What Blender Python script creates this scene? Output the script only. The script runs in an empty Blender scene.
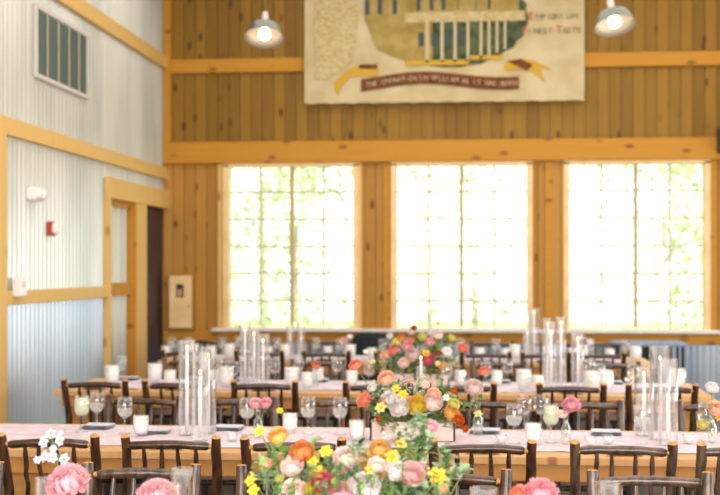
import bpy, math, random
from mathutils import Vector, Matrix
random.seed(7)
S = bpy.context.scene
COL = S.collection
PI = math.pi
R_ = random.random
def U(a, b): return random.uniform(a, b)

# ------------------------------------------------------------------ camera model (metres; X along back wall, Y depth)
F = 1250.0; CX = 360.0; HY = 268.0; CAMZ = 1.70
TH = math.atan(120 / F); SN, CS = math.sin(TH), math.cos(TH)
def X(px, Y):
    u = (px - CX) / F
    return Y * (-SN + CS * u) / (CS + SN * u)
def depth(px, Y):
    return Y / (CS + SN * (px - CX) / F)
def Zp(py, px, Y): return CAMZ + (HY - py) * depth(px, Y) / F
def Yside(px, Xw):
    u = (px - CX) / F
    return Xw * (CS + SN * u) / (-SN + CS * u)

# ------------------------------------------------------------------ materials
def lin(c):
    return tuple((v / 12.92 if v <= .04045 else ((v + .055) / 1.055) ** 2.4) for v in c)
def rgb(r, g, b): return lin((r / 255, g / 255, b / 255)) + (1,)
MATS = {}
def base_mat(name, col, rough=.5, metal=0, spec=.5, **kw):
    m = bpy.data.materials.new(name); m.use_nodes = True
    nt = m.node_tree; b = nt.nodes['Principled BSDF']
    b.inputs['Base Color'].default_value = col
    b.inputs['Roughness'].default_value = rough
    b.inputs['Metallic'].default_value = metal
    b.inputs['Specular IOR Level'].default_value = spec
    for k, v in kw.items(): b.inputs[k.replace('_', ' ')].default_value = v
    MATS[name] = m
    return m, nt, b
def N(nt, t, **kw):
    n = nt.nodes.new(t)
    for k, v in kw.items(): setattr(n, k, v)
    return n
def varied(name, c1, c2, rough=.5, scale=8, stretch=(1, 1, 1), metal=0, spec=.5, bump=0, detail=4, lo=.35, hi=.65, **kw):
    m, nt, b = base_mat(name, c1, rough, metal, spec, **kw)
    tc = N(nt, 'ShaderNodeTexCoord'); mp = N(nt, 'ShaderNodeMapping'); mp.inputs['Scale'].default_value = stretch
    nz = N(nt, 'ShaderNodeTexNoise'); nz.inputs['Scale'].default_value = scale; nz.inputs['Detail'].default_value = detail
    cr = N(nt, 'ShaderNodeValToRGB'); cr.color_ramp.elements[0].position = lo; cr.color_ramp.elements[1].position = hi
    cr.color_ramp.elements[0].color = c1; cr.color_ramp.elements[1].color = c2
    L = nt.links.new
    L(tc.outputs['Object'], mp.inputs[0]); L(mp.outputs[0], nz.inputs['Vector']); L(nz.outputs['Fac'], cr.inputs[0]); L(cr.outputs[0], b.inputs['Base Color'])
    if bump:
        bp = N(nt, 'ShaderNodeBump'); bp.inputs['Strength'].default_value = bump; bp.inputs['Distance'].default_value = .01
        L(nz.outputs['Fac'], bp.inputs['Height']); L(bp.outputs[0], b.inputs['Normal'])
    return m
def boards(name, c1, c2, knot, bw=.14, axis=0, off=0.0, rough=.6, knots=True):
    """sawn boards: tone per board, long grain, dark knots. axis 0: boards side by side along X, running in Z; axis 1: along Y; axis 2: rows stacked in Z running along X"""
    m, nt, b = base_mat(name, c1, rough, 0, .3)
    L = nt.links.new
    tc = N(nt, 'ShaderNodeTexCoord'); sp = N(nt, 'ShaderNodeSeparateXYZ'); L(tc.outputs['Object'], sp.inputs[0])
    def M(op, a, bb=None):
        n = N(nt, 'ShaderNodeMath', operation=op)
        for i, v in enumerate((a, bb)):
            if v is None: continue
            if isinstance(v, (int, float)): n.inputs[i].default_value = v
            else: L(v, n.inputs[i])
        return n.outputs[0]
    idx = M('FLOOR', M('DIVIDE', M('SUBTRACT', sp.outputs[axis], off), bw))
    wn = N(nt, 'ShaderNodeTexWhiteNoise', noise_dimensions='1D'); L(idx, wn.inputs['W'])
    # long grain
    st = [14, 14, 14]; run = 2 if axis != 2 else 0; st[run] = .9
    cmb = N(nt, 'ShaderNodeVectorMath', operation='MULTIPLY'); cmb.inputs[1].default_value = st; L(tc.outputs['Object'], cmb.inputs[0])
    ad = N(nt, 'ShaderNodeVectorMath', operation='ADD'); L(cmb.outputs[0], ad.inputs[0])
    cx = N(nt, 'ShaderNodeCombineXYZ'); L(M('MULTIPLY', wn.outputs[0], 37.0), cx.inputs[run]); L(cx.outputs[0], ad.inputs[1])
    nz = N(nt, 'ShaderNodeTexNoise'); nz.inputs['Scale'].default_value = 1.6; nz.inputs['Detail'].default_value = 5; L(ad.outputs[0], nz.inputs['Vector'])
    f = M('ADD', M('MULTIPLY', wn.outputs[0], .55), M('MULTIPLY', nz.outputs['Fac'], .6))
    cr = N(nt, 'ShaderNodeValToRGB'); cr.color_ramp.elements[0].position = .2; cr.color_ramp.elements[1].position = .85
    cr.color_ramp.elements[0].color = c1; cr.color_ramp.elements[1].color = c2; L(f, cr.inputs[0])
    out = cr.outputs[0]
    if knots:
        s2 = [7, 7, 7]; s2[run] = 3.2
        c2m = N(nt, 'ShaderNodeVectorMath', operation='MULTIPLY'); c2m.inputs[1].default_value = s2; L(tc.outputs['Object'], c2m.inputs[0])
        vo = N(nt, 'ShaderNodeTexVoronoi'); vo.inputs['Scale'].default_value = 1.0; vo.inputs['Randomness'].default_value = 1; L(c2m.outputs[0], vo.inputs['Vector'])
        mr = N(nt, 'ShaderNodeMapRange'); mr.inputs['From Min'].default_value = .10; mr.inputs['From Max'].default_value = .24; mr.inputs['To Min'].default_value = .85; mr.inputs['To Max'].default_value = 0
        L(vo.outputs['Distance'], mr.inputs[0])
        sw = N(nt, 'ShaderNodeSeparateColor'); L(vo.outputs['Color'], sw.inputs[0])
        kf = M('MULTIPLY', mr.outputs[0], M('GREATER_THAN', sw.outputs[0], .45))
        mx = N(nt, 'ShaderNodeMix', data_type='RGBA'); L(kf, mx.inputs[0]); L(out, mx.inputs[6]); mx.inputs[7].default_value = knot
        out = mx.outputs[2]
    L(out, b.inputs['Base Color'])
    return m
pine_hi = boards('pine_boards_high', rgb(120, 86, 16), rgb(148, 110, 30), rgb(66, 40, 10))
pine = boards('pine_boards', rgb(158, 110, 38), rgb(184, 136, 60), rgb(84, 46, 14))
beamw = boards('beam_timber', rgb(178, 120, 28), rgb(194, 138, 44), rgb(120, 70, 20), bw=9, axis=2)
trimw = boards('trim_timber', rgb(212, 172, 98), rgb(228, 194, 124), rgb(170, 120, 60), bw=9, axis=1)
tablew = boards('table_pine', rgb(206, 160, 104), rgb(226, 186, 132), rgb(150, 96, 50), bw=.18, axis=1, rough=.45)
apronw = boards('table_edge_pine', rgb(180, 124, 58), rgb(198, 146, 80), rgb(130, 84, 40), bw=9, axis=2, rough=.5, knots=False)
floorm = varied('floor_stain', rgb(96, 84, 74), rgb(120, 106, 94), .5, 1.5)
ceilm = boards('ceiling_boards', rgb(150, 112, 60), rgb(180, 138, 80), rgb(88, 56, 22))
corr_low = varied('galvanised_sheet_blue_lit', rgb(184, 200, 208), rgb(208, 220, 226), .30, 2.2, (1, 1, .25), metal=.4, spec=.4)  # same sheet metal, with bluish window light put into its colour
corr = varied('galvanised_sheet', rgb(192, 196, 184), rgb(216, 218, 206), .30, 2.2, (1, 1, .25), metal=.4, spec=.4)
corr_b = varied('galvanised_wainscot', rgb(160, 174, 186), rgb(190, 200, 208), .30, 2.2, (1, 1, .25), metal=.4, spec=.4)
bark = varied('hickory_bark', rgb(22, 12, 6), rgb(84, 52, 27), .28, 34, (1, 1, .25), spec=.55, bump=.5, detail=6, Coat_Weight=.35, Coat_Roughness=.25)
bark_g = varied('hickory_bark_grey', rgb(38, 28, 21), rgb(100, 78, 62), .28, 34, (1, 1, .25), spec=.55, bump=.5, detail=6, Coat_Weight=.35, Coat_Roughness=.25)
cutend = varied('hickory_cut_end', rgb(176, 112, 40), rgb(216, 156, 78), .45, 60)
seatm = varied('woven_seat', rgb(92, 62, 38), rgb(140, 102, 66), .6, 40, bump=.4)
runm = varied('gauze_runner', rgb(208, 194, 202), rgb(224, 212, 219), .9, 12, spec=.1, bump=.3)
blush_box = varied('blush_planter', rgb(224, 194, 188), rgb(232, 206, 200), .7, 6, spec=.2)
white_wax, *_ = base_mat('white_wax', rgb(246, 240, 236), .5, 0, .3, Subsurface_Weight=.0)
frost, nt, b = base_mat('frosted_glass', rgb(244, 243, 238), .25, 0, .6)
drinkm, *_ = base_mat('pale_lime_drink', rgb(206, 214, 176), .15, 0, .6)
waterm, *_ = base_mat('ice_water', rgb(214, 216, 206), .05, 0, .6, Alpha=.35)
cap_m, *_ = base_mat('white_plastic', rgb(240, 238, 232), .4)
red_m, *_ = base_mat('alarm_red', rgb(176, 60, 44), .4)
black_m, *_ = base_mat('black_plastic', rgb(26, 26, 30), .45)
dark_door = varied('dark_door_paint', rgb(48, 34, 40), rgb(58, 42, 48), .5, 3)
blk_fab = varied('black_upholstery', rgb(20, 30, 34), rgb(28, 40, 44), .8, 30)
blue_fab = varied('slate_blue_cloth', rgb(128, 142, 166), rgb(150, 164, 186), .85, 20)
napm = varied('slate_napkin', rgb(200, 202, 212), rgb(216, 218, 226), .9, 25, spec=.1, bump=.3)
napblue = varied('dusty_blue_napkin', rgb(120, 152, 182), rgb(144, 172, 196), .9, 25, spec=.1, bump=.3)
silver, *_ = base_mat('silver', rgb(214, 214, 216), .2, 1)
menu_m, *_ = base_mat('menu_card', rgb(248, 244, 240), .7)
galv, *_ = base_mat('lamp_shade_metal', rgb(120, 124, 112), .35, .6)
lampin, *_ = base_mat('lamp_enamel', rgb(206, 188, 158), .35)
neck_m, *_ = base_mat('lamp_neck', rgb(190, 186, 178), .4, .4)
greenm = varied('leaf_green', rgb(78, 122, 50), rgb(140, 174, 90), .55, 30)
darkgreen = varied('leaf_dark', rgb(40, 84, 44), rgb(82, 126, 66), .5, 30)
euca = varied('eucalyptus', rgb(128, 160, 126), rgb(176, 198, 162), .6, 30)
stemm, *_ = base_mat('flower_stem', rgb(104, 136, 66), .6)
sillm = varied('sill_paint', rgb(214, 208, 200), rgb(228, 224, 216), .5, 5)
framew = varied('window_frame_pine', rgb(226, 190, 128), rgb(236, 206, 150), .5, 5)
muntm, *_ = base_mat('muntin_paint', rgb(190, 190, 160), .5)
mullm, *_ = base_mat('mullion_wood', rgb(178, 150, 96), .5)
canvas = varied('banner_canvas', rgb(186, 168, 124), rgb(202, 186, 146), .9, 3, spec=.1)
bn_gold, *_ = base_mat('banner_gold', rgb(196, 156, 60), .9, 0, .1)
bn_och = varied('banner_ochre', rgb(146, 124, 62), rgb(172, 150, 88), .9, 5, spec=.1)
bn_dark = varied('banner_dark_green', rgb(52, 66, 52), rgb(96, 104, 66), .9, 8, spec=.1)
bn_brown = varied('banner_brown', rgb(96, 58, 36), rgb(124, 78, 48), .9, 10, spec=.1)
bn_blue, *_ = base_mat('banner_slate', rgb(74, 84, 84), .9, 0, .1)
bn_red, *_ = base_mat('banner_red', rgb(196, 92, 52), .9, 0, .1)
bn_gray, *_ = base_mat('banner_ink', rgb(132, 126, 100), .9, 0, .1)
bn_pale = varied('banner_faded_gold', rgb(178, 156, 96), rgb(196, 180, 138), .9, 22, (1, 1, 2.2), spec=.1, lo=.42, hi=.54)
bn_cream, *_ = base_mat('banner_letter_cream', rgb(196, 178, 140), .9, 0, .1)
pl_white, *_ = base_mat('plate_white', rgb(244, 242, 240), .2, 0, .5)
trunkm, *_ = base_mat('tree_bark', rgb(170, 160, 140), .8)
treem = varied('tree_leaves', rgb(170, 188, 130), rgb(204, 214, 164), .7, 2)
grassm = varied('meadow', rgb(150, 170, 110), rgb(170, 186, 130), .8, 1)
clouth, *_ = base_mat('stage_cord', rgb(60, 50, 36), .6)
def bloommat(name, c1, c2=None):
    c2 = c2 or tuple(min(1, v * 1.25) for v in c1[:3]) + (1,)
    m = varied('petal_' + name, c1, c2, .7, 45, spec=.15); nt = m.node_tree; L = nt.links.new
    pb = nt.nodes['Principled BSDF']; col = pb.inputs['Base Color'].links[0].from_socket
    tr = N(nt, 'ShaderNodeBsdfTranslucent'); L(col, tr.inputs[0]); mx = N(nt, 'ShaderNodeMixShader'); mx.inputs[0].default_value = .32
    L(pb.outputs[0], mx.inputs[1]); L(tr.outputs[0], mx.inputs[2]); L(mx.outputs[0], nt.nodes['Material Output'].inputs[0])
    return m
BC = {
 'blush': bloommat('blush', rgb(250, 226, 218), rgb(252, 236, 230)), 'white': bloommat('white', rgb(253, 248, 244), rgb(254, 251, 248)),
 'peach': bloommat('peach', rgb(250, 198, 166), rgb(252, 214, 190)), 'coral': bloommat('coral', rgb(244, 150, 124), rgb(248, 176, 150)),
 'orange': bloommat('orange', rgb(240, 152, 84), rgb(246, 178, 110)), 'deep_orange': bloommat('deep_orange', rgb(232, 110, 34), rgb(238, 134, 50)),
 'apricot': bloommat('apricot', rgb(246, 190, 100), rgb(250, 206, 130)), 'yellow': bloommat('yellow', rgb(244, 214, 60), rgb(248, 226, 90)),
 'lemon': bloommat('lemon', rgb(240, 232, 130), rgb(244, 238, 160)), 'pink': bloommat('pink', rgb(246, 176, 190), rgb(250, 202, 210)),
 'hot_pink': bloommat('hot_pink', rgb(224, 96, 124), rgb(234, 126, 146)), 'mauve': bloommat('mauve', rgb(222, 172, 172), rgb(234, 196, 192)),
 'lavender': bloommat('lavender', rgb(208, 206, 236), rgb(228, 226, 244)), 'rust': bloommat('rust', rgb(176, 96, 60), rgb(196, 116, 76)),
 'rose': bloommat('rose', rgb(246, 190, 200), rgb(252, 214, 220)),
}
# thin clear glass: mostly see-through, mirror-like towards grazing angles
def glassmat(name, tint, fmin=.04, fmax=.75, rough=.03):
    m = bpy.data.materials.new(name); m.use_nodes = True; nt = m.node_tree; nt.nodes.clear(); L = nt.links.new
    o = N(nt, 'ShaderNodeOutputMaterial'); mx = N(nt, 'ShaderNodeMixShader')
    t = N(nt, 'ShaderNodeBsdfTransparent'); t.inputs[0].default_value = tint
    g = N(nt, 'ShaderNodeBsdfGlossy'); g.inputs['Roughness'].default_value = rough; g.inputs[0].default_value = (1, 1, 1, 1)
    fr = N(nt, 'ShaderNodeLayerWeight'); fr.inputs[0].default_value = .5; pw = N(nt, 'ShaderNodeMath', operation='POWER'); pw.inputs[1].default_value = 2.3; L(fr.outputs[1], pw.inputs[0])
    mr = N(nt, 'ShaderNodeMapRange'); mr.inputs['To Min'].default_value = fmin; mr.inputs['To Max'].default_value = fmax
    L(pw.outputs[0], mr.inputs[0]); L(mr.outputs[0], mx.inputs[0]); L(t.outputs[0], mx.inputs[1]); L(g.outputs[0], mx.inputs[2]); L(mx.outputs[0], o.inputs[0])
    return m
glassm = glassmat('clear_glass', (.985, .992, .992, 1), .05, .8, .06)
paneg = glassmat('window_glass', (.97, .98, .98, 1), .03, .5, .01)
def emis(name, col, st):
    m = bpy.data.materials.new(name); m.use_nodes = True; nt = m.node_tree; nt.nodes.clear()
    o = N(nt, 'ShaderNodeOutputMaterial'); e = N(nt, 'ShaderNodeEmission'); e.inputs[0].default_value = col; e.inputs[1].default_value = st
    nt.links.new(e.outputs[0], o.inputs[0]); return m
flame_m = emis('candle_flame', (1, .62, .22, 1), 5)
bulb_m = emis('lamp_bulb', (1, .95, .86, 1), 3.2)

# ------------------------------------------------------------------ mesh builder
class MB:
    def __init__(s): s.v = []; s.f = []; s.m = []; s.sm = []
    def add(s, vs, fs, mi=0, smooth=True, mat=None):
        o = len(s.v)
        s.v += [tuple(mat @ Vector(v)) if mat else tuple(v) for v in vs]
        for f in fs: s.f.append(tuple(i + o for i in f)); s.m.append(mi); s.sm.append(smooth)
        return s
    def box(s, x0, x1, y0, y1, z0, z1, mi=0, mat=None, bev=0):
        if bev:
            b = bev
            vs = []; 
            for z, i in ((z0, b), (z0 + b, 0), (z1 - b, 0), (z1, b)):
                vs += [(x0 + i, y0 + i, z), (x1 - i, y0 + i, z), (x1 - i, y1 - i, z), (x0 + i, y1 - i, z)]
            fs = [(3, 2, 1, 0), (12, 13, 14, 15)]
            for k in range(3):
                for j in range(4):
                    a = k * 4 + j; c = k * 4 + (j + 1) % 4
                    fs.append((a, c, c + 4, a + 4))
            return s.add(vs, fs, mi, False, mat)
        vs = [(x0, y0, z0), (x1, y0, z0), (x1, y1, z0), (x0, y1, z0), (x0, y0, z1), (x1, y0, z1), (x1, y1, z1), (x0, y1, z1)]
        return s.add(vs, [(3, 2, 1, 0), (4, 5, 6, 7), (0, 1, 5, 4), (1, 2, 6, 5), (2, 3, 7, 6), (3, 0, 4, 7)], mi, False, mat)
    def lathe(s, prof, seg=20, mi=0, mat=None, closed=False):
        vs = []; fs = []; n = len(prof)
        for r, z in prof:
            for k in range(seg):
                a = 2 * PI * k / seg; vs.append((r * math.cos(a), r * math.sin(a), z))
        for i in range(n - 1 + (1 if closed else 0)):
            for k in range(seg):
                a = i * seg + k; b = i * seg + (k + 1) % seg; j = ((i + 1) % n) * seg
                fs.append((a, b, j + (k + 1) % seg, j + k))
        if not closed:
            if prof[0][0] > 1e-5: fs.append(tuple(range(seg - 1, -1, -1)))
            if prof[-1][0] > 1e-5: fs.append(tuple((n - 1) * seg + k for k in range(seg)))
        return s.add(vs, fs, mi, True, mat)
    def tube(s, pts, rad, seg=8, mi=0, cap=None, rough=0, mat=None, bevel=True):
        """tapering log or stalk along pts; cap = material index of the cut ends"""
        P = [Vector(p) for p in pts]; n = len(P)
        if not isinstance(rad, (list, tuple)): rad = [rad] * n
        T = [(P[min(i + 1, n - 1)] - P[max(i - 1, 0)]).normalized() for i in range(n)]
        up = Vector((0, 0, 1)) if abs(T[0].z) < .9 else Vector((1, 0, 0))
        u = T[0].cross(up).normalized(); vs = []
        for i in range(n):
            u = (u - T[i] * u.dot(T[i])).normalized(); w = T[i].cross(u)
            for k in range(seg):
                a = 2 * PI * k / seg; r = rad[i] * (1 + (U(-rough, rough) if rough else 0))
                vs.append(P[i] + (u * math.cos(a) + w * math.sin(a)) * r)
        fs = []
        for i in range(n - 1):
            for k in range(seg):
                a = i * seg + k; b = i * seg + (k + 1) % seg
                fs.append((a, b, b + seg, a + seg))
        s.add(vs, fs, mi, True, mat)
        # ends
        for e, (i, sgn) in enumerate(((0, -1), (n - 1, 1))):
            ring = vs[i * seg:(i + 1) * seg]; c = P[i]; t = T[i] * sgn
            r2 = [c + (Vector(v) - c) * .78 + t * rad[i] * .22 for v in ring]
            ff = []
            for k in range(seg):
                q = (k, (k + 1) % seg, (k + 1) % seg + seg, k + seg)
                ff.append(q if sgn > 0 else q[::-1])
            top = tuple(seg + k for k in range(seg)); ff.append(top if sgn > 0 else top[::-1])
            s.add(list(ring) + r2, ff, mi if cap is None else cap, True, mat)
        return s
    def mesh(s, name, mats):
        me = bpy.data.meshes.new(name); me.from_pydata(s.v, [], s.f)
        for m in (mats if isinstance(mats, (list, tuple)) else [mats]): me.materials.append(m)
        me.polygons.foreach_set('material_index', s.m); me.polygons.foreach_set('use_smooth', s.sm); me.update()
        return me
def ob(name, mesh, parent=None, loc=(0, 0, 0), rot=(0, 0, 0)):
    o = bpy.data.objects.new(name, mesh); COL.objects.link(o)
    o.location = loc; o.rotation_euler = rot
    if parent: o.parent = parent
    return o
def build(name, mb, mats, parent=None, loc=(0, 0, 0), rot=(0, 0, 0)): return ob(name, mb.mesh(name, mats), parent, loc, rot)
USED = {}
def tag(o, label, cat, group=None, kind=None):
    if group is None: assert label not in USED, label
    USED[label] = 1
    n = len(label.split()); assert 4 <= n <= 16, (n, label)
    o['label'] = label; o['category'] = cat
    if group: o['group'] = group
    if kind: o['kind'] = kind
    return o
def empty(name, loc, rz=0):
    o = bpy.data.objects.new(name, None); COL.objects.link(o); o.location = loc; o.rotation_euler = (0, 0, rz); o.empty_display_size = .1
    return o
def struct(name, mb, mats):
    o = build(name, mb, mats); o['kind'] = 'structure'; return o
def copy_tree(o, parent=None):
    c = o.copy(); COL.objects.link(c); c.parent = parent
    for ch in KIDS.get(o.name, []): copy_tree(ch, c)
    return c
KIDS = {}
def reg(o, *ch): KIDS[o.name] = list(ch); return o

# ------------------------------------------------------------------ room shell
YW = 15.2; XL = -3.89; XR = 5.2; YF = -2.0; ZC = 5.7
mb = MB(); mb.box(XL - 1, XR + .2, YF - .2, YW + .3, -.1, 0); struct('floor', mb, floorm)
mb = MB(); mb.box(XL - .2, XR + .2, YF - .2, YW + .3, ZC, ZC + .1); struct('ceiling', mb, ceilm)
mb = MB(); mb.box(XR, XR + .12, YF, YW, 0, ZC); struct('wall_right', mb, pine)
mb = MB(); mb.box(XL - .2, XR + .12, YF - .12, YF, 0, ZC); struct('wall_front', mb, pine)

WIN = []
for (a, b_, t, bt) in ((228.5, 355, 167, 328.5), (395.5, 528, 165.5, 328), (568, 705, 163, 328.5)):
    WIN.append((X(a, YW), X(b_, YW), .965, 2.965))
ZS, ZT = .965, 2.965
# back wall boards with window openings (real boards with gaps, on a solid backing)
def strip_boards(mb, x0, x1, z0, z1, y, bw=.14, mi=0, th=.025):
    k = math.floor(x0 / bw)
    while k * bw < x1:
        a = max(x0, k * bw + .004); c = min(x1, (k + 1) * bw - .004)
        if c - a > .01: mb.box(a, c, y - th, y, z0, z1, mi, bev=.004)
        k += 1
mb = MB()
xs = [XL] + [v for w in WIN for v in (w[0], w[1])] + [XR]
for i in range(0, len(xs), 2):
    mb.box(xs[i] - (.2 if i == 0 else 0), xs[i + 1], YW, YW + .2, 0, ZC, 0)
    strip_boards(mb, xs[i], xs[i + 1], .9, 3.0, YW, mi=0)
for w in WIN:
    mb.box(w[0], w[1], YW, YW + .2, 0, ZS, 0); mb.box(w[0], w[1], YW, YW + .2, ZT, ZC, 0)
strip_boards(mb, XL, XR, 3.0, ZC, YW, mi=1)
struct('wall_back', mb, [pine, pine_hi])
# corrugated wainscot on the back wall
def corrugate(mb, u0, u1, z0, z1, place, pitch=.0762, amp=.010, n=6):
    k = int((u1 - u0) / pitch * n); vs = []; fs = []
    for i in range(k + 1):
        u = u0 + (u1 - u0) * i / k; d = amp * math.sin(2 * PI * (u - u0) / pitch)
        vs += [place(u, d, z0), place(u, d, z1)]
    for i in range(k): fs.append((2 * i, 2 * i + 2, 2 * i + 3, 2 * i + 1))
    mb.add(vs, fs, 0, True)
mb = MB(); corrugate(mb, XL + .02, XR, .02, .82, lambda u, d, z: (u, YW - .045 + d, z), amp=.012)
o = struct('wainscot_wall_back', mb, corr_b)
mb = MB(); mb.box(XL, XR, YW - .075, YW - .026, .79, .93, bev=.006); struct('trim_1', mb, beamw)
mb = MB(); mb.box(X(214, YW), XR, YW - .17, YW + .02, .925, .965, bev=.006); struct('window_sill', mb, sillm)
mb = MB(); mb.box(XL, XR, YW - .11, YW - .026, 2.985, 3.25, bev=.01); struct('trim_2', mb, beamw)
mb = MB(); mb.box(XL, XR, YW - .08, YW - .026, 4.10, 4.275, bev=.01); struct('trim_3', mb, beamw)
mb = MB(); mb.box(XL, X(168.5, YW), YW - .07, YW - .026, 2.7, 2.985, bev=.005); mb.box(XL, XL + .09, YW - .09, YW - .026, 3.25, ZC, bev=.005); struct('trim_4', mb, beamw)
for wi, w in enumerate(WIN):
    root = empty('window_%d' % (wi + 1), ((w[0] + w[1]) / 2, YW + .06, ZS)); root['kind'] = 'structure'
    hw = (w[1] - w[0]) / 2; H = ZT - ZS
    m = MB(); t = .035
    m.box(-hw - .05, -hw + t - .02, -.14, .06, 0, H); m.box(hw - t + .02, hw + .05, -.14, .06, 0, H); m.box(-hw - .05, hw + .05, -.14, .06, H - .02, H + .035)
    build('window_frame', m, framew, root)
    m = MB(); m.box(-.021, .021, -.03, .03, 0.02, H - .02); build('mullion', m, mullm, root)
    m = MB()
    for sx in (-1, 1): m.box(sx * hw / 2 - .013, sx * hw / 2 + .013, -.012, .012, 0.02, H - .02)
    for k in range(1, 6): m.box(-hw + .01, hw - .01, -.010, .010, H * k / 6 - .013, H * k / 6 + .013)
    build('muntin_grid', m, muntm, root)
    m = MB(); m.box(-hw + .01, hw - .01, -.003, .003, .02, H - .02); build('pane', m, paneg, root)
# thin vertical battens beside the windows
n = 5
for px0, px1 in ((218.5, 224), (356, 362), (384, 391.5), (531, 534), (545, 552), (562, 566), (708.5, 716)):
    mb = MB(); mb.box(X(px0, YW), X(px1, YW), YW - .05, YW - .026, .93, 2.985, bev=.004); struct('trim_%d' % n, mb, trimw if px0 in (562, 356, 218.5) else beamw); n += 1

# left wall: corrugated sheet on a solid wall, with the doorway pieces
XT = XL + .06; Y0 = Yside(104.5, XL); Yn0 = Yside(111.5, XT); Yn1 = Yside(137, XT); Yp1 = Yside(147, XT); Yd1 = YW - .03
ZD = 2.43
mb = MB()
mb.box(XL - .2, XL - .03, YF, Yn0, 0, ZC); mb.box(XL - .2, XL - .03, Yn0, YW, ZD, ZC)
mb.box(XL - .24, XL - .18, Yn0, YW, 0, ZD)
struct('wall_left', mb, pine)
mb = MB()
corrugate(mb, 0, Y0 + .03, 1.45, ZC, lambda u, d, z: (XL + d - .01, u, z), pitch=.105, amp=.019)
corrugate(mb, Y0 + .03, YW - .03, ZD + .1, ZC, lambda u, d, z: (XL + d - .01, u, z), pitch=.105, amp=.019)
struct('cladding_wall_left', mb, corr)
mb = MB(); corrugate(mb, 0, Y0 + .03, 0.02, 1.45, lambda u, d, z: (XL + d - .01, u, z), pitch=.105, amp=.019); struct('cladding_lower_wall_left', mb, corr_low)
mb = MB(); corrugate(mb, Yn0, Yn1, 0.02, ZD - .06, lambda u, d, z: (XL - .055 + d, u, z), pitch=.26, amp=.03, n=14); struct('cladding_recess_wall_left', mb, corr)
def girt(name, z0, z1, y0, y1, proud=.05, m=trimw, bk=0.0):
    mb = MB(); mb.box(XL - bk, XL + proud, y0, y1, z0, z1, bev=.006); return struct(name, mb, m)
girt('trim_20', 1.395, 1.51, 0, Y0); girt('trim_21', 2.79, 2.935, 0, YW - .03); girt('trim_22', 4.155, 4.315, 0, YW - .03)
girt('trim_23', ZD, 2.65, Y0, YW - .03, .06)
girt('trim_24', 0, ZD, Y0, Yn0, .06, bk=.15)
girt('trim_25', 0, ZD, Yn1, Yp1, .06, bk=.15)
mb = MB(); mb.box(XL - .06, XL + .0, Yn0, Yn1, 1.40, 1.54); mb.box(XL - .12, XL + .055, Yn1 - .015, Yn1 + .001, 0, ZD); mb.box(XL - .13, XL - .0, Yn0, Yn1, ZD - .07, ZD); struct('trim_26', mb, beamw)  # thin jamb lining in darker timber paints in the jamb's shaded side
girt('trim_27', 0, 2.79, 9.55, Yside(4.5, XL + .08), .10)
mb = MB(); mb.box(XL - .15, XL + .01, Yp1, Yp1 + .10, 0, ZD, bev=.004); struct('trim_28', mb, beamw)
root = empty('door_1', (XL - .03, Yp1 + .10, 0)); root['kind'] = 'structure'
W = Yd1 - Yp1 - .10
m = MB(); m.box(-.05, 0.005, 0, W, 0, ZD)
for (a, c) in ((.15, 1.0), (1.15, 2.25)):
    m.box(0, .012, .12, W - .12, a, c, bev=.004)
build('door_leaf', m, dark_door, root)
m = MB(); m.box(.012, .03, .03, .09, 1.08, 1.30, bev=.004); m.tube([(.03, .06, 1.12), (.075, .06, 1.12), (.075, .15, 1.12)], .011, 8); build('door_handle', m, black_m, root)

# air vent
yv0, yv1, zv0, zv1 = Yside(33, XL), Yside(86, XL), 3.37, 4.02
root = empty('air_vent', (XL + .005, (yv0 + yv1) / 2, zv0)); hw = (yv1 - yv0) / 2; H = zv1 - zv0
tag(root, 'large louvred air vent with grey mesh high on the corrugated metal wall', 'vent')
m = MB(); t = .04
for a in ((-hw, -hw + t, 0, H), (hw - t, hw, 0, H), (-hw + t, hw - t, 0, t), (-hw + t, hw - t, H - t, H)): m.box(0, .028, a[0], a[1], a[2], a[3], bev=.004)
build('frame', m, base_mat('vent_frame', rgb(206, 198, 190), .5)[0], root)
m = MB(); m.box(.0, .006, -hw + .02, hw - .02, .02, H - .02); build('backing', m, base_mat('vent_dark', rgb(96, 116, 104), .7)[0], root)
m = MB()
for k in range(20):
    z = t + (H - 2 * t) * (k + .5) / 20
    m.add([(.010, -hw + t, z + .012), (.010, hw - t, z + .012), (.020, hw - t, z - .010), (.020, -hw + t, z - .010)], [(0, 1, 2, 3)], 0, False)
lv = build('louvre', m, base_mat('vent_louvre', rgb(112, 130, 116), .5, .3)[0], root)
for k in range(1, 5):
    m = MB(); y = -hw + (2 * hw) * k / 5; m.box(.018, .026, y - .016, y + .016, t, H - t); build('mullion_bar', m, base_mat('vent_bar%d' % k, rgb(172, 162, 148), .5)[0], root)
# wall devices
y = Yside(30, XL); root = empty('emergency_light', (XL + .01, y, 2.34)); tag(root, 'small white emergency light on the corrugated wall above the red alarm', 'emergency light')
m = MB(); m.box(0, .09, -.11, .11, -.06, .06, bev=.02); build('housing', m, cap_m, root)
for s_ in (-1, 1): m = MB(); m.lathe([(.0, 0), (.04, 0), (.048, .02), (.04, .03), (0, .033)], 16, 0, Matrix.Translation((.08, s_ * .055, .0)) @ Matrix.Rotation(PI / 2, 4, 'Y')); build('lamp_head', m, cap_m, root)
y = Yside(48, XL); root = empty('fire_alarm', (XL + .01, y, 2.06)); tag(root, 'red and white fire alarm strobe on the corrugated metal wall', 'fire alarm')
m = MB(); m.box(0, .045, -.06, .06, -.07, .06, bev=.006); build('red_housing', m, red_m, root)
m = MB(); m.box(.045, .085, -.04, .05, -.05, .05, bev=.014); build('strobe', m, cap_m, root)
y = Yside(8.5, XL); root = empty('thermostat', (XL + .05, y + .05, 1.53)); tag(root, 'white thermostat box on the lower timber rail of the metal wall', 'thermostat')
m = MB(); m.box(0, .06, -.075, .075, -.07, .09, bev=.012); build('housing', m, cap_m, root)
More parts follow.
